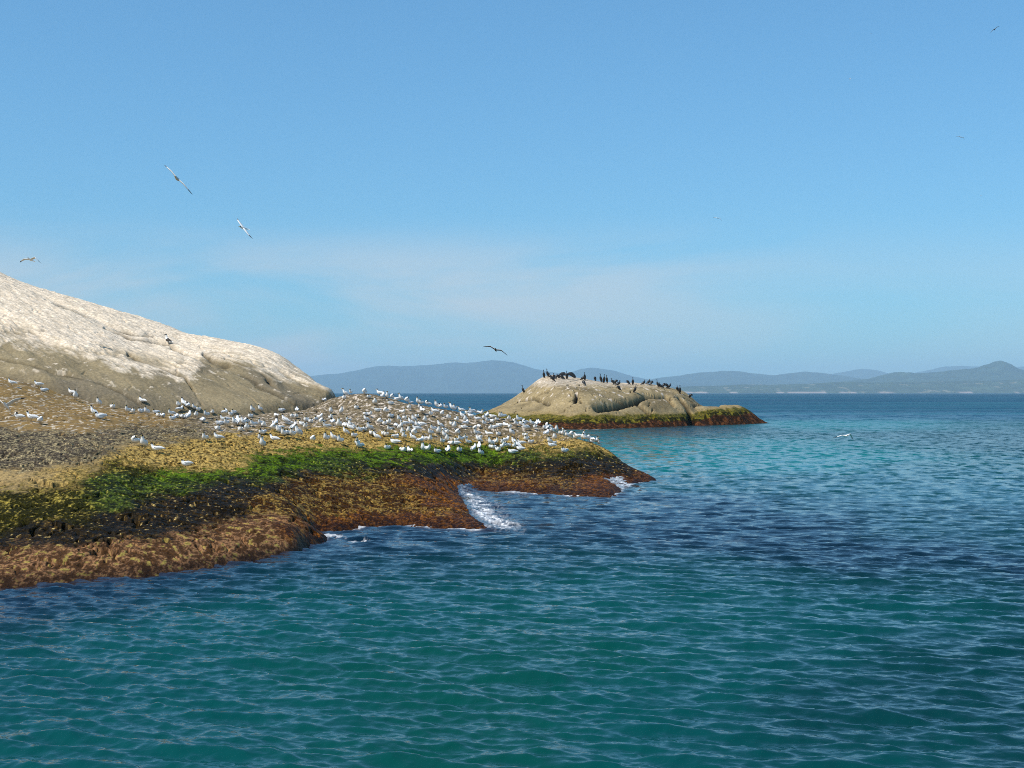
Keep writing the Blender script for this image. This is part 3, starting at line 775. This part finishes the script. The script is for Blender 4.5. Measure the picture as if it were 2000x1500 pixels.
class Bird:
    def __init__(s): s.v = []; s.f = []; s.m = []
    def loft(s, path, radii, mat, n=10, up=(0, 0, 1), cap=True):
        path = [Vector(p) for p in path]; b0 = len(s.v)
        for i, p in enumerate(path):
            t = (path[min(i + 1, len(path) - 1)] - path[max(i - 1, 0)]).normalized()
            u = Vector(up)
            sd = t.cross(u)
            if sd.length < 1e-4: sd = Vector((0, 1, 0))
            sd.normalize(); nn = sd.cross(t).normalized()
            ra, rb = radii[i] if isinstance(radii[i], tuple) else (radii[i], radii[i])
            for k in range(n):
                a = 2 * math.pi * k / n
                s.v.append(p + sd * (ra * math.cos(a)) + nn * (rb * math.sin(a)))
        for i in range(len(path) - 1):
            for k in range(n):
                q = [b0 + i * n + k, b0 + i * n + (k + 1) % n, b0 + (i + 1) * n + (k + 1) % n, b0 + (i + 1) * n + k]
                c = sum((s.v[j] for j in q), Vector()) / 4
                s.f.append(q); s.m.append(mat(i, c, k / n) if callable(mat) else mat)
        if cap:
            for i, rev in ((0, False), (len(path) - 1, True)):
                q = [b0 + i * n + k for k in range(n)]
                s.f.append(q[::-1] if rev else q); s.m.append(mat(min(i, len(path) - 2), path[i], 0) if callable(mat) else mat)
    def mesh(s, name):
        me = bpy.data.meshes.new(name)
        me.from_pydata([tuple(v) for v in s.v], [], s.f)
        for m_ in BM: me.materials.append(m_)
        for p, m_ in zip(me.polygons, s.m): p.material_index = m_; p.use_smooth = True
        me.update()
        return me

def tern_body(B, pts, rad, head_i, bill):
    """pts tail -> crown; the last ring pair is the head, then a bill"""
    hz = pts[head_i][2]
    def mat(i, c, k):
        if i >= head_i - 1 and c.z > hz - .014: return CAP
        if i == head_i - 2 and c.x < (pts[i][0] + pts[i + 1][0]) / 2 and k > .5: return CAP
        if i < 3 and c.z > pts[min(i, 2)][2] + .004: return GREY
        return WHITE
    B.loft(pts, rad, mat, 12)
    a, b_ = Vector(bill[0]), Vector(bill[1])
    B.loft([a, a.lerp(b_, .5), b_], [.011, .008, .0015], BILL, 6)

def folded_wings(B, sh, tip, drop=.0, w=.045):
    for s_ in (1, -1):
        a = Vector((sh[0], s_ * sh[1], sh[2])); e = Vector((tip[0], s_ * tip[1], tip[2]))
        p = [a.lerp(e, t) + Vector((0, s_ * .012 * math.sin(math.pi * t), .008 * math.sin(math.pi * t) - drop * t)) for t in (0, .15, .4, .65, .85, 1)]
        B.loft(p, [(.006, .012), (.016, w * .8), (.017, w), (.013, w * .7), (.008, w * .35), (.002, .005)], lambda i, c, k: GREY if i < 4 else DARKW, 8)

def legs(B, x, top, sp_=.022, r=.005):
    for s_ in (1, -1):
        B.loft([(x, s_ * sp_, top), (x + .006, s_ * sp_, top * .5), (x, s_ * sp_, .006)], [r, r * .8, r * .8], LEG, 5)
        B.loft([(x - .008, s_ * sp_, .004), (x + .018, s_ * (sp_ + .003), .005), (x + .038, s_ * (sp_ + .006), .003)], [(.004, .003), (.013, .003), (.016, .002)], LEG, 5)

def make_terns():
    out_ = {}
    B = Bird()     # standing, body level
    tern_body(B, [(-.25, 0, .125), (-.17, 0, .130), (-.09, 0, .140), (-.02, 0, .150), (.05, 0, .165), (.095, 0, .195), (.115, 0, .235), (.125, 0, .270), (.140, 0, .298), (.165, 0, .305)],
              [(.012, .004), (.028, .014), (.050, .042), (.062, .060), (.060, .062), (.045, .048), (.033, .036), (.030, .033), (.031, .034), (.016, .018)], 8, ((.172, 0, .300), (.245, 0, .290)))
    folded_wings(B, (.05, .052, .185), (-.275, .022, .135)); legs(B, 0.0, .10)
    out_['standing level'] = B.mesh('tern standing level')
    B = Bird()     # standing upright, neck drawn up
    tern_body(B, [(-.20, 0, .065), (-.14, 0, .085), (-.085, 0, .115), (-.035, 0, .150), (.01, 0, .190), (.04, 0, .232), (.055, 0, .275), (.062, 0, .315), (.078, 0, .345), (.104, 0, .352)],
              [(.010, .004), (.026, .014), (.046, .040), (.062, .058), (.064, .060), (.050, .050), (.036, .036), (.030, .032), (.031, .034), (.015, .018)], 8, ((.108, 0, .347), (.180, 0, .350)))
    folded_wings(B, (.02, .056, .215), (-.235, .018, .075), 0, .05); legs(B, -.02, .12)
    out_['standing upright'] = B.mesh('tern standing upright')
    B = Bird()     # sitting, head sunk in the shoulders
    tern_body(B, [(-.24, 0, .075), (-.17, 0, .072), (-.10, 0, .070), (-.03, 0, .072), (.04, 0, .082), (.085, 0, .105), (.10, 0, .135), (.108, 0, .158), (.120, 0, .176), (.144, 0, .182)],
              [(.012, .004), (.030, .016), (.056, .048), (.070, .068), (.068, .070), (.052, .056), (.042, .042), (.034, .036), (.033, .034), (.016, .018)], 8, ((.150, 0, .178), (.220, 0, .168)))
    folded_wings(B, (.045, .060, .105), (-.265, .022, .085))
    out_['sitting'] = B.mesh('tern sitting')
    B = Bird()     # preening, the head turned back on the shoulder
    tern_body(B, [(-.24, 0, .12), (-.16, 0, .13), (-.08, 0, .145), (-.01, 0, .160), (.055, 0, .178), (.085, .01, .215), (.075, .03, .250), (.045, .045, .262), (.010, .052, .250), (-.012, .055, .236)],
              [(.012, .004), (.030, .016), (.054, .046), (.068, .064), (.062, .064), (.044, .046), (.034, .036), (.031, .033), (.031, .033), (.016, .018)], 8, ((-.016, .056, .235), (-.075, .062, .190)))
    folded_wings(B, (.05, .056, .195), (-.27, .024, .130)); legs(B, 0.0, .11)
    out_['preening'] = B.mesh('tern preening')
    return out_

def wing(B, side, root, chord, joints, mats):
    """joints: list of (x, y, z, chord) along one wing from shoulder to tip"""
    pts, rad = [], []
    for (x, y, z, c) in joints:
        pts.append(Vector((x - c * .15, side * y, z))); rad.append((c * .5, c * .11 + .004))
    b0 = len(B.v); n = 8
    for p, (rc, rt) in zip(pts, rad):
        for k in range(n):
            a = 2 * math.pi * k / n
            B.v.append(p + Vector((rc * math.cos(a), 0, rt * math.sin(a) + .25 * rt * math.cos(a))))
    for i in range(len(pts) - 1):
        for k in range(n):
            q = [b0 + i * n + k, b0 + i * n + (k + 1) % n, b0 + (i + 1) * n + (k + 1) % n, b0 + (i + 1) * n + k]
            if side > 0: q = q[::-1]
            B.f.append(q); B.m.append(mats(i, k))
    B.f.append([b0 + (len(pts) - 1) * n + k for k in range(n)]); B.m.append(mats(len(pts) - 2, 0))

def flying_mesh(name, in1, out1, in2, out2, dark=False, tip=.28):
    """in/out: rise angles of the inner and outer half of the left (1) and right (2) wing"""
    B = Bird()
    bodym = (lambda i, c, k: (CAP if i >= 7 and c.z > .006 else (BROWN_AND_SHADE if dark and c.z < 0 else WHITE)))
    B.loft([(-.27, 0, .0), (-.20, 0, .0), (-.12, 0, -.004), (-.04, 0, -.008), (.04, 0, -.008), (.10, 0, -.002), (.135, 0, .002), (.165, 0, .004), (.19, 0, .002)],
           [(.030, .003), (.028, .008), (.034, .030), (.044, .044), (.046, .046), (.036, .038), (.028, .030), (.028, .030), (.014, .016)], bodym, 10)
    B.loft([(.19, 0, .002), (.22, 0, -.002), (.255, 0, -.006)], [.010, .008, .0015], BILL, 6)
    for side, ai, ao in ((1, in1, out1), (-1, in2, out2)):
        ai, ao = math.radians(ai), math.radians(ao)
        L1, L2 = .25, .36
        j = [(.03, .02, .0, .15), (.05, .02 + L1 * .5 * math.cos(ai), L1 * .5 * math.sin(ai), .14)]
        w_ = (.065, .02 + L1 * math.cos(ai), L1 * math.sin(ai), .125); j.append(w_)
        for t, x, c in ((.3, .05, .105), (.6, .015, .08), (.85, -.03, .045), (1.0, -.07, .008)):
            j.append((x, w_[1] + L2 * t * math.cos(ao), w_[2] + L2 * t * math.sin(ao) , c))
        under = BROWN_AND_SHADE if dark else PALE  # dark: backlit shade put into the underwing colour
        wing(B, side, None, None, j, lambda i, k, u=under: (DARKW if (i >= 4 or (i >= 2 and k in (3, 4))) else (GREY if k < 4 else u)))
    return B.mesh(name)

def tag(o, label, cat, group=None):
    o['label'] = label; o['category'] = cat
    if group: o['group'] = group
    return o

# ---- where feet meet rock: follow the line of sight to the ground
def on_rock(px, py, fns, y0=19.0, y1=150.0):
    yy = np.arange(y0, y1, .04)
    sx = (px - CX) / F * yy; sz = CAMH - (py - HY) / F * yy
    g_ = np.max([f(sx, yy) for f in fns], axis=0)
    d = g_ - sz
    hit = np.where(d >= 0)[0]
    i = hit[0] if len(hit) else int(np.argmax(d))
    return sx[i], yy[i], g_[i]

ORD = ['first', 'second', 'third', 'fourth', 'fifth', 'sixth', 'seventh', 'eighth', 'ninth', 'tenth', 'eleventh', 'twelfth', 'thirteenth', 'fourteenth', 'fifteenth', 'sixteenth',
       'seventeenth', 'eighteenth', 'nineteenth', 'twentieth'] + ['twenty-' + w_ for w_ in ('first', 'second', 'third', 'fourth', 'fifth', 'sixth', 'seventh', 'eighth', 'ninth')]

# picture columns and feet rows of the resting terns, strip by strip
STRIPS = {
 'on the brown slope at far left': (22,754, 75,757, 85,765, 139,773, 147,782),
 'on the brown rock below the dome foot': (192,793, 220,798, 277,789, 181,813, 195,818),
 'of the loose trio low at far left': (36,822, 61,824, 78,829),
 'in the tight line under the dome': (249,808, 259,806, 275,806, 286,811, 304,808, 318,815, 310,814, 334,814, 345,816, 336,820, 356,817, 369,820, 383,817),
 'right under the dome wall': (348,797, 358,794, 367,800, 378,802, 352,805, 387,804),
 'spaced along the weedy left slope': (263,870, 280,877, 306,886, 363,910),
 'against the base of the grey dome wall': (403,817, 415,811, 440,811, 450,811, 456,808, 489,816, 492,808, 507,805, 539,814, 549,805, 580,808, 570,815, 579,819),
 'in the upper row before the dome': (428,831, 438,826, 442,834, 457,833, 464,831, 473,832, 482,831, 495,836, 510,834, 515,838, 538,835, 556,828, 563,829, 590,831),
 'in the lower row before the dome': (396,824, 425,840, 470,843, 482,844, 512,849, 533,843, 544,840, 544,850, 556,849, 563,849, 575,843, 571,856, 581,853, 554,856, 596,841),
 'on brown rock right of the crevice': (598,823, 607,826, 617,822, 625,822, 628,831, 637,840, 650,831, 646,823, 662,832, 661,838, 673,835, 683,837, 680,828, 692,843, 682,842, 673,850, 691,854),
 'on the ochre crust at left': (400,864, 425,862, 508,864, 512,876, 534,865, 610,865, 637,865, 650,863, 664,870, 698,877),
 'on the left flank of the knoll': (634,784, 646,810, 667,810, 696,800, 714,812, 723,815, 714,825),
 'on the knoll crest against the sea': (673,774, 672,780, 685,770, 711,771, 720,778, 741,773, 748,778, 756,780, 765,781, 775,781, 782,781, 794,784, 801,786, 816,787, 823,788, 834,791),
 'on the right crest against the sea': (852,795, 860,799, 870,801, 881,803, 888,801, 900,803, 913,803, 915,810, 922,807, 931,808, 941,811, 946,819),
 'just below the knoll crest': (732,792, 762,791, 736,804, 753,809, 763,816, 786,810, 799,803, 824,810, 814,816, 820,801, 841,815, 848,809, 863,814),
 'in the second row below the right crest': (902,819, 919,818, 932,824, 876,823, 892,826, 909,827),
 'in the middle of the brown rock': (741,831, 751,830, 759,832, 779,826, 790,819, 773,834, 789,834, 801,832, 807,826, 813,837, 822,832, 830,827, 783,842, 813,845),
 'in the middle row right of the flock centre': (858,838, 846,844, 867,843, 857,850, 840,852, 873,850, 888,839, 882,831, 905,837, 910,833, 927,843, 935,836, 945,833, 893,852),
 'on the lower edge of brown rock': (702,843, 713,843, 721,844, 726,851, 734,860, 760,846, 750,852, 754,852, 773,856, 786,854, 789,861, 798,849, 808,854, 804,861, 770,867),
 'above the green weed mid shelf': (822,867, 840,866, 830,860, 867,857, 873,864, 864,872, 882,869, 891,863, 890,870, 900,864, 909,863, 914,870, 933,867, 930,854, 938,857, 936,878),
 'alone on the bright green weed': (702,879, 756,878, 788,882, 800,888, 826,885, 834,885, 853,885, 875,887, 897,883, 926,883, 938,892),
 'on the right skyline before the islet': (951,817, 961,816, 970,822, 977,819, 983,818, 994,824, 1005,824, 1013,826, 1019,831, 1025,831),
 'behind the right ledge near the islet': (1038,833, 1048,833, 1045,840, 1052,831, 1069,826, 1074,833, 1064,839, 1070,838, 1070,844, 1078,843, 1087,842, 1095,839, 1101,842, 1098,845),
 'in the upper row of the right rock': (961,825, 952,828, 964,837, 975,834, 987,836, 996,840, 1008,834, 1026,842, 958,843),
 'in the lower row of the right rock': (954,854, 973,851, 998,852, 1027,853, 1028,860, 1036,867, 1024,852, 1068,853, 1083,861, 1099,852, 1108,846),
 'in the dense knot above the green weed': (957,872, 960,876, 964,877, 969,870, 988,867, 973,883, 982,872, 987,876, 982,881, 994,873, 1003,872, 1005,879, 1000,886, 1008,877, 1018,872, 1015,880),
 'on the ochre ledge at right': (1073,870, 1080,869, 1077,878, 1102,884),
 'at the right tip of the shelf': (1117,846, 1124,849, 1129,845, 1140,852, 1143,857, 1149,852, 1155,849, 1156,855, 1164,859, 1170,863),
}
TM = make_terns()
names = list(TM)
rr_ = random.Random(3)
total = 0
for phrase, fl in STRIPS.items():
    pos = sorted(zip(fl[::2], fl[1::2]))
    for i, (px, py) in enumerate(pos):
        x, y, z = on_rock(px, py, (shelf_z, dome_z), 19, 76)
        near_ = y < 41
        kind = rr_.choices(names, (.34, .40, .14, .12) if near_ else (.34, .20, .34, .12))[0]
        o = bpy.data.objects.new('tern', TM[kind])
        COL.objects.link(o)
        hd = rr_.gauss(258, 24) if rr_.random() < .72 else (rr_.gauss(80, 25) if rr_.random() < .4 else rr_.gauss(195, 18))
        if (px, py) in ((22, 754), (75, 757), (36, 822), (61, 824), (306, 886), (363, 910), (181, 813), (425, 862)): hd = rr_.uniform(180, 200)
        s_ = rr_.uniform(.84, 1.02) if near_ else rr_.uniform(.90, 1.10)
        o.location = (x, y, z - .012); o.rotation_euler = (0, rr_.uniform(-.08, .08), math.radians(hd)); o.scale = (s_ * .92, s_ * 1.24, s_ * rr_.uniform(.97, 1.08))
        which = (ORD[i] + ' from left') if len(pos) > 1 else 'single one'
        tag(o, 'tern %s, %s %s' % (kind, which, phrase), 'tern', 'terns resting on the rock shelf')
        total += 1
# a tern with raised wings and a big dark-headed gull up on the dome
x, y, z = on_rock(12, 812, (shelf_z,), 19, 70)
o = bpy.data.objects.new('tern', flying_mesh('tern raised wings', 38, 30, 36, 22)); COL.objects.link(o)
o.location = (x, y, z + .30); o.rotation_euler = (0, math.radians(-35), math.radians(262)); o.scale = (1.0,) * 3
tag(o, 'tern lifting both wings above the brown rock at left edge', 'tern', 'terns in flight')
x, y, z = on_rock(329, 674, (dome_z,), 50, 90)
B = Bird()
B.loft([(-.30, 0, .14), (-.20, 0, .16), (-.08, 0, .20), (.02, 0, .25), (.08, 0, .31), (.11, 0, .38), (.115, 0, .45), (.12, 0, .51), (.145, 0, .545), (.18, 0, .55)],
       [(.03, .008), (.05, .03), (.09, .08), (.105, .10), (.09, .09), (.055, .055), (.042, .042), (.042, .045), (.045, .045), (.02, .02)], lambda i, c, k: CORM if i >= 7 else (WHITE if i >= 4 or c.z < .18 else BROWN_AND_SHADE), 12)
B.loft([(.18, 0, .548), (.23, 0, .54), (.27, 0, .525)], [.016, .012, .003], LEG, 6); legs(B, 0, .16, .035, .009)
o = bpy.data.objects.new('seabird', B.mesh('seabird')); COL.objects.link(o); o.location = (x, y, z - .02); o.rotation_euler = (0, 0, math.radians(165))
tag(o, 'large dark headed seabird standing alone high on the whitewashed dome', 'seabird')
x, y, z = on_rock(509, 747, (dome_z,), 50, 90)

# ---- cormorants on the islet
def corm(kind):
    B = Bird()
    if kind == 'upright':
        B.loft([(-.20, 0, .03), (-.15, 0, .10), (-.09, 0, .19), (-.03, 0, .30), (.01, 0, .40), (.03, 0, .47), (.035, 0, .54), (.03, 0, .60), (.045, 0, .645), (.08, 0, .655)],
               [(.04, .008), (.06, .04), (.095, .08), (.105, .095), (.085, .08), (.050, .050), (.036, .036), (.030, .030), (.032, .032), (.016, .018)], CORM, 10)
        B.loft([(.08, 0, .652), (.12, 0, .655), (.15, 0, .648)], [.012, .008, .004], LEG, 6)
    elif kind == 'hunched':
        B.loft([(-.30, 0, .05), (-.20, 0, .10), (-.10, 0, .17), (.0, 0, .23), (.08, 0, .29), (.11, 0, .35), (.09, 0, .40), (.07, 0, .43), (.09, 0, .465), (.125, 0, .465)],
               [(.05, .008), (.07, .045), (.11, .095), (.12, .11), (.09, .09), (.05, .055), (.038, .04), (.032, .034), (.033, .033), (.016, .018)], CORM, 10)
        B.loft([(.125, 0, .463), (.16, 0, .455), (.20, 0, .445)], [.012, .008, .004], LEG, 6)
    elif kind == 'bowed':      # head down, preening the breast
        B.loft([(-.26, 0, .06), (-.17, 0, .13), (-.09, 0, .22), (-.02, 0, .31), (.04, 0, .37), (.10, 0, .38), (.14, 0, .34), (.15, 0, .29), (.13, 0, .25), (.11, 0, .23)],
               [(.05, .008), (.07, .045), (.105, .09), (.12, .11), (.09, .08), (.05, .05), (.036, .036), (.032, .032), (.03, .03), (.014, .014)], CORM, 10)
    elif kind == 'spread':
        B.loft([(-.20, 0, .03), (-.15, 0, .10), (-.09, 0, .19), (-.03, 0, .30), (.01, 0, .40), (.03, 0, .47), (.035, 0, .54), (.03, 0, .60), (.045, 0, .645), (.08, 0, .655)],
               [(.04, .008), (.06, .04), (.095, .08), (.105, .095), (.085, .08), (.050, .050), (.036, .036), (.030, .030), (.032, .032), (.016, .018)], CORM, 10)
        B.loft([(.08, 0, .652), (.12, 0, .655), (.15, 0, .648)], [.012, .008, .004], LEG, 6)
        for s_ in (1, -1):   # hanging wings held out to dry
            B.loft([(.0, s_ * .06, .38), (.03, s_ * .20, .44), (.03, s_ * .34, .42), (.0, s_ * .48, .32), (-.03, s_ * .60, .20), (-.05, s_ * .68, .12)],
                   [(.02, .08), (.02, .13), (.02, .15), (.018, .14), (.014, .10), (.005, .02)], CORM, 8)
    if kind in ('upright', 'hunched', 'bowed', 'spread'): legs(B, -.04, .14, .04, .012)
    return B.mesh('cormorant ' + kind)
CMX = {k: corm(k) for k in ('upright', 'hunched', 'bowed', 'spread')}
CO = [(1021, 769, 'upright', 185, 'black cormorant alone on the lower left shoulder of the islet'),
 (1062, 739, 'upright', 250, 'tall black cormorant, leftmost on the islet crest'),
 (1069, 738, 'upright', 200, 'black cormorant upright beside the leftmost one on the crest'),
 (1075, 740, 'hunched', 160, 'hunched black cormorant right of the leftmost upright pair'),
 (1082, 740, 'hunched', 250, 'black cormorant with small raised head left of the spread winged one'),
 (1079, 746, 'bowed', 200, 'black cormorant bowing low with tail down on the left slope'),
 (1088, 741, 'bowed', 20, 'black cormorant bowed low just left of the spread winged one'),
 (1107, 741, 'spread', 262, 'black cormorant holding both wings wide open to dry'),
 (1097, 741, 'hunched', 185, 'black cormorant crouched under the left spread wing'),
 (1139, 743, 'hunched', 340, 'bulky black cormorant alone mid crest with head raised right'),
 (1142, 743, 'upright', 260, 'black cormorant pressed behind the bulky one mid crest'),
 (1140, 754, 'bowed', 130, 'small black cormorant below the crest under the bulky pair'),
 (1162, 745, 'bowed', 250, 'rounded black cormorant with tucked head, right of the mid pair'),
 (1173, 747, 'upright', 230, 'black cormorant standing between the rounded one and a slim pair'),
 (1180, 748, 'upright', 280, 'slim black cormorant, left one of the close slim pair'),
 (1185, 748, 'upright', 250, 'slim black cormorant, right one of the close slim pair'),
 (1197, 751, 'hunched', 190, 'broad black cormorant left in the dark cluster mid crest'),
 (1203, 752, 'bowed', 350, 'black cormorant low in the middle of the dark cluster'),
 (1208, 754, 'hunched', 10, 'black cormorant on the right end of the mid crest cluster'),
 (1208, 764, 'bowed', 200, 'black cormorant on the slope just below the dark cluster'),
 (1226, 752, 'bowed', 190, 'compact black cormorant with lowered neck right of the cluster'),
 (1236, 752, 'upright', 265, 'slim upright black cormorant right of the compact one'),
 (1241, 768, 'upright', 330, 'black cormorant standing alone on the face below the crest'),
 (1257, 752, 'hunched', 10, 'black cormorant facing right, first of the right hand group'),
 (1267, 751, 'hunched', 20, 'black cormorant with arched back, second of the right hand group'),
 (1273, 753, 'bowed', 30, 'low black cormorant with its tail out, third of the right group'),
 (1284, 757, 'upright', 200, 'black cormorant starting the long dark row at right'),
 (1290, 758, 'hunched', 180, 'second black cormorant of the long dark row at right'),
 (1297, 758, 'bowed', 20, 'middle black cormorant of the long dark row at right'),
 (1302, 759, 'bowed', 200, 'fourth black cormorant of the long dark row at right'),
 (1307, 759, 'hunched', 350, 'last black cormorant of the long dark row, head up'),
 (1323, 764, 'hunched', 250, 'shorter black cormorant of the last pair at right'),
 (1328, 769, 'upright', 265, 'tallest black cormorant, front of the last pair at right'),
 (1349, 779, 'bowed', 330, 'black cormorant leaning low on the far right shoulder')]
for px, py, kd, hd, lab in CO:
    x, y, z = on_rock(px, py, (islet_z,), 104, 140)
    o = bpy.data.objects.new('cormorant', CMX[kd]); COL.objects.link(o)
    s_ = {'upright': 1.12, 'spread': 1.12}.get(kd, 1.05) * random.uniform(1.06, 1.18)
    o.location = (x, y, z - .02); o.rotation_euler = (0, 0, math.radians(hd)); o.scale = (s_,) * 3
    tag(o, lab, 'cormorant', 'cormorants on the islet crest')

# ---- terns in the air
def fly(px, py, Y, mesh, rot, lab, s=1.0):
    o = bpy.data.objects.new('tern', mesh); COL.objects.link(o)
    o.location = at(px, py, Y); o.rotation_mode = 'XYZ'
    o.rotation_euler = tuple(math.radians(a) for a in rot); o.scale = (s,) * 3
    tag(o, lab, 'tern', 'terns in flight')
    return o
mA = flying_mesh('tern gliding', 6, -4, 4, -6, False)
mB = flying_mesh('tern gliding shaded below', 14, -16, 10, -16, True)
mC = flying_mesh('tern bent wings', 8, -50, 12, -8, False)
# heading: forward +X turned by the last angle; 258 = towards the viewer and a little left; roll tips the wings
def heading_roll(o, head, roll, pitch=0):
    from mathutils import Matrix
    m_ = Matrix.Rotation(math.radians(head), 4, 'Z') @ Matrix.Rotation(math.radians(pitch), 4, 'Y') @ Matrix.Rotation(math.radians(-roll), 4, 'X')
    o.rotation_euler = m_.to_euler()
o = fly(347, 349, 38, mA, (0, 0, 0), 'white tern gliding with steeply tilted wings, the larger upper left one', 1.0); heading_roll(o, 262, 46, -8)
o = fly(476, 445, 46, mA, (0, 0, 0), 'white tern gliding tilted, just lower right of the larger one', .95); heading_roll(o, 232, 42, -8)
o = fly(60, 507, 60, mC, (0, 0, 0), 'cream tern with one wing bent down above the dome at left', 1.05); heading_roll(o, 250, -8, -14)
o = fly(968, 683, 60, mB, (0, 0, 0), 'dark backlit tern gliding over the blue hills, wings bowed', .98); heading_roll(o, 265, 22, -16)
o = fly(1650, 851, 62, mC, (0, 0, 0), 'white tern flying low over the water right of the islet', 1.05); heading_roll(o, 300, -8)
o = fly(1943, 57, 150, mB, (0, 0, 0), 'tiny tern high in the top right corner, tilted', 1.0); heading_roll(o, 255, -36, -14)
o = fly(1877, 268, 170, mC, (0, 0, 0), 'tiny pale tern in the right sky, below the corner one', 1.0); heading_roll(o, 265, 12)
o = fly(1660, 154, 260, mB, (0, 0, 0), 'dark speck of a tern high right of the middle sky', 1.0); heading_roll(o, 185, 10)
o = fly(1402, 426, 150, mC, (0, 0, 0), 'tiny tern over the islet at mid height of the sky', 1.0); heading_roll(o, 235, 10)
o = fly(1916, 382, 520, mB, (0, 0, 0), 'faintest tern speck near the right edge of the sky', 1.0); heading_roll(o, 190, 10)
o = fly(1701, 66, 520, mB, (0, 0, 0), 'faint tern speck near the top of the right sky', 1.0); heading_roll(o, 250, 5)
print('resting terns', total)

# ------------------------------------------------------------------ sea air
hm, nt, b = new_mat('sea haze')
nt.nodes.remove(b)
pv = nt.nodes.new('ShaderNodeVolumePrincipled')
pv.inputs['Color'].default_value = (.56, .80, .98, 1)
pv.inputs['Density'].default_value = 0.00009
pv.inputs['Anisotropy'].default_value = 0.0
lnk(nt, pv.outputs[0], nt.nodes['Material Output'].inputs['Volume'])
x0, x1, y0, y1, z0, z1 = -14000, 14000, -4000, 20500, -3.5, 400
me = bpy.data.meshes.new('haze')
me.from_pydata([(x0, y0, z0), (x1, y0, z0), (x1, y1, z0), (x0, y1, z0), (x0, y0, z1), (x1, y0, z1), (x1, y1, z1), (x0, y1, z1)], [],
               [(3, 2, 1, 0), (4, 5, 6, 7), (0, 1, 5, 4), (1, 2, 6, 5), (2, 3, 7, 6), (3, 0, 4, 7)])
me.materials.append(hm)
hz = bpy.data.objects.new('haze', me); COL.objects.link(hz); hz['kind'] = 'stuff'
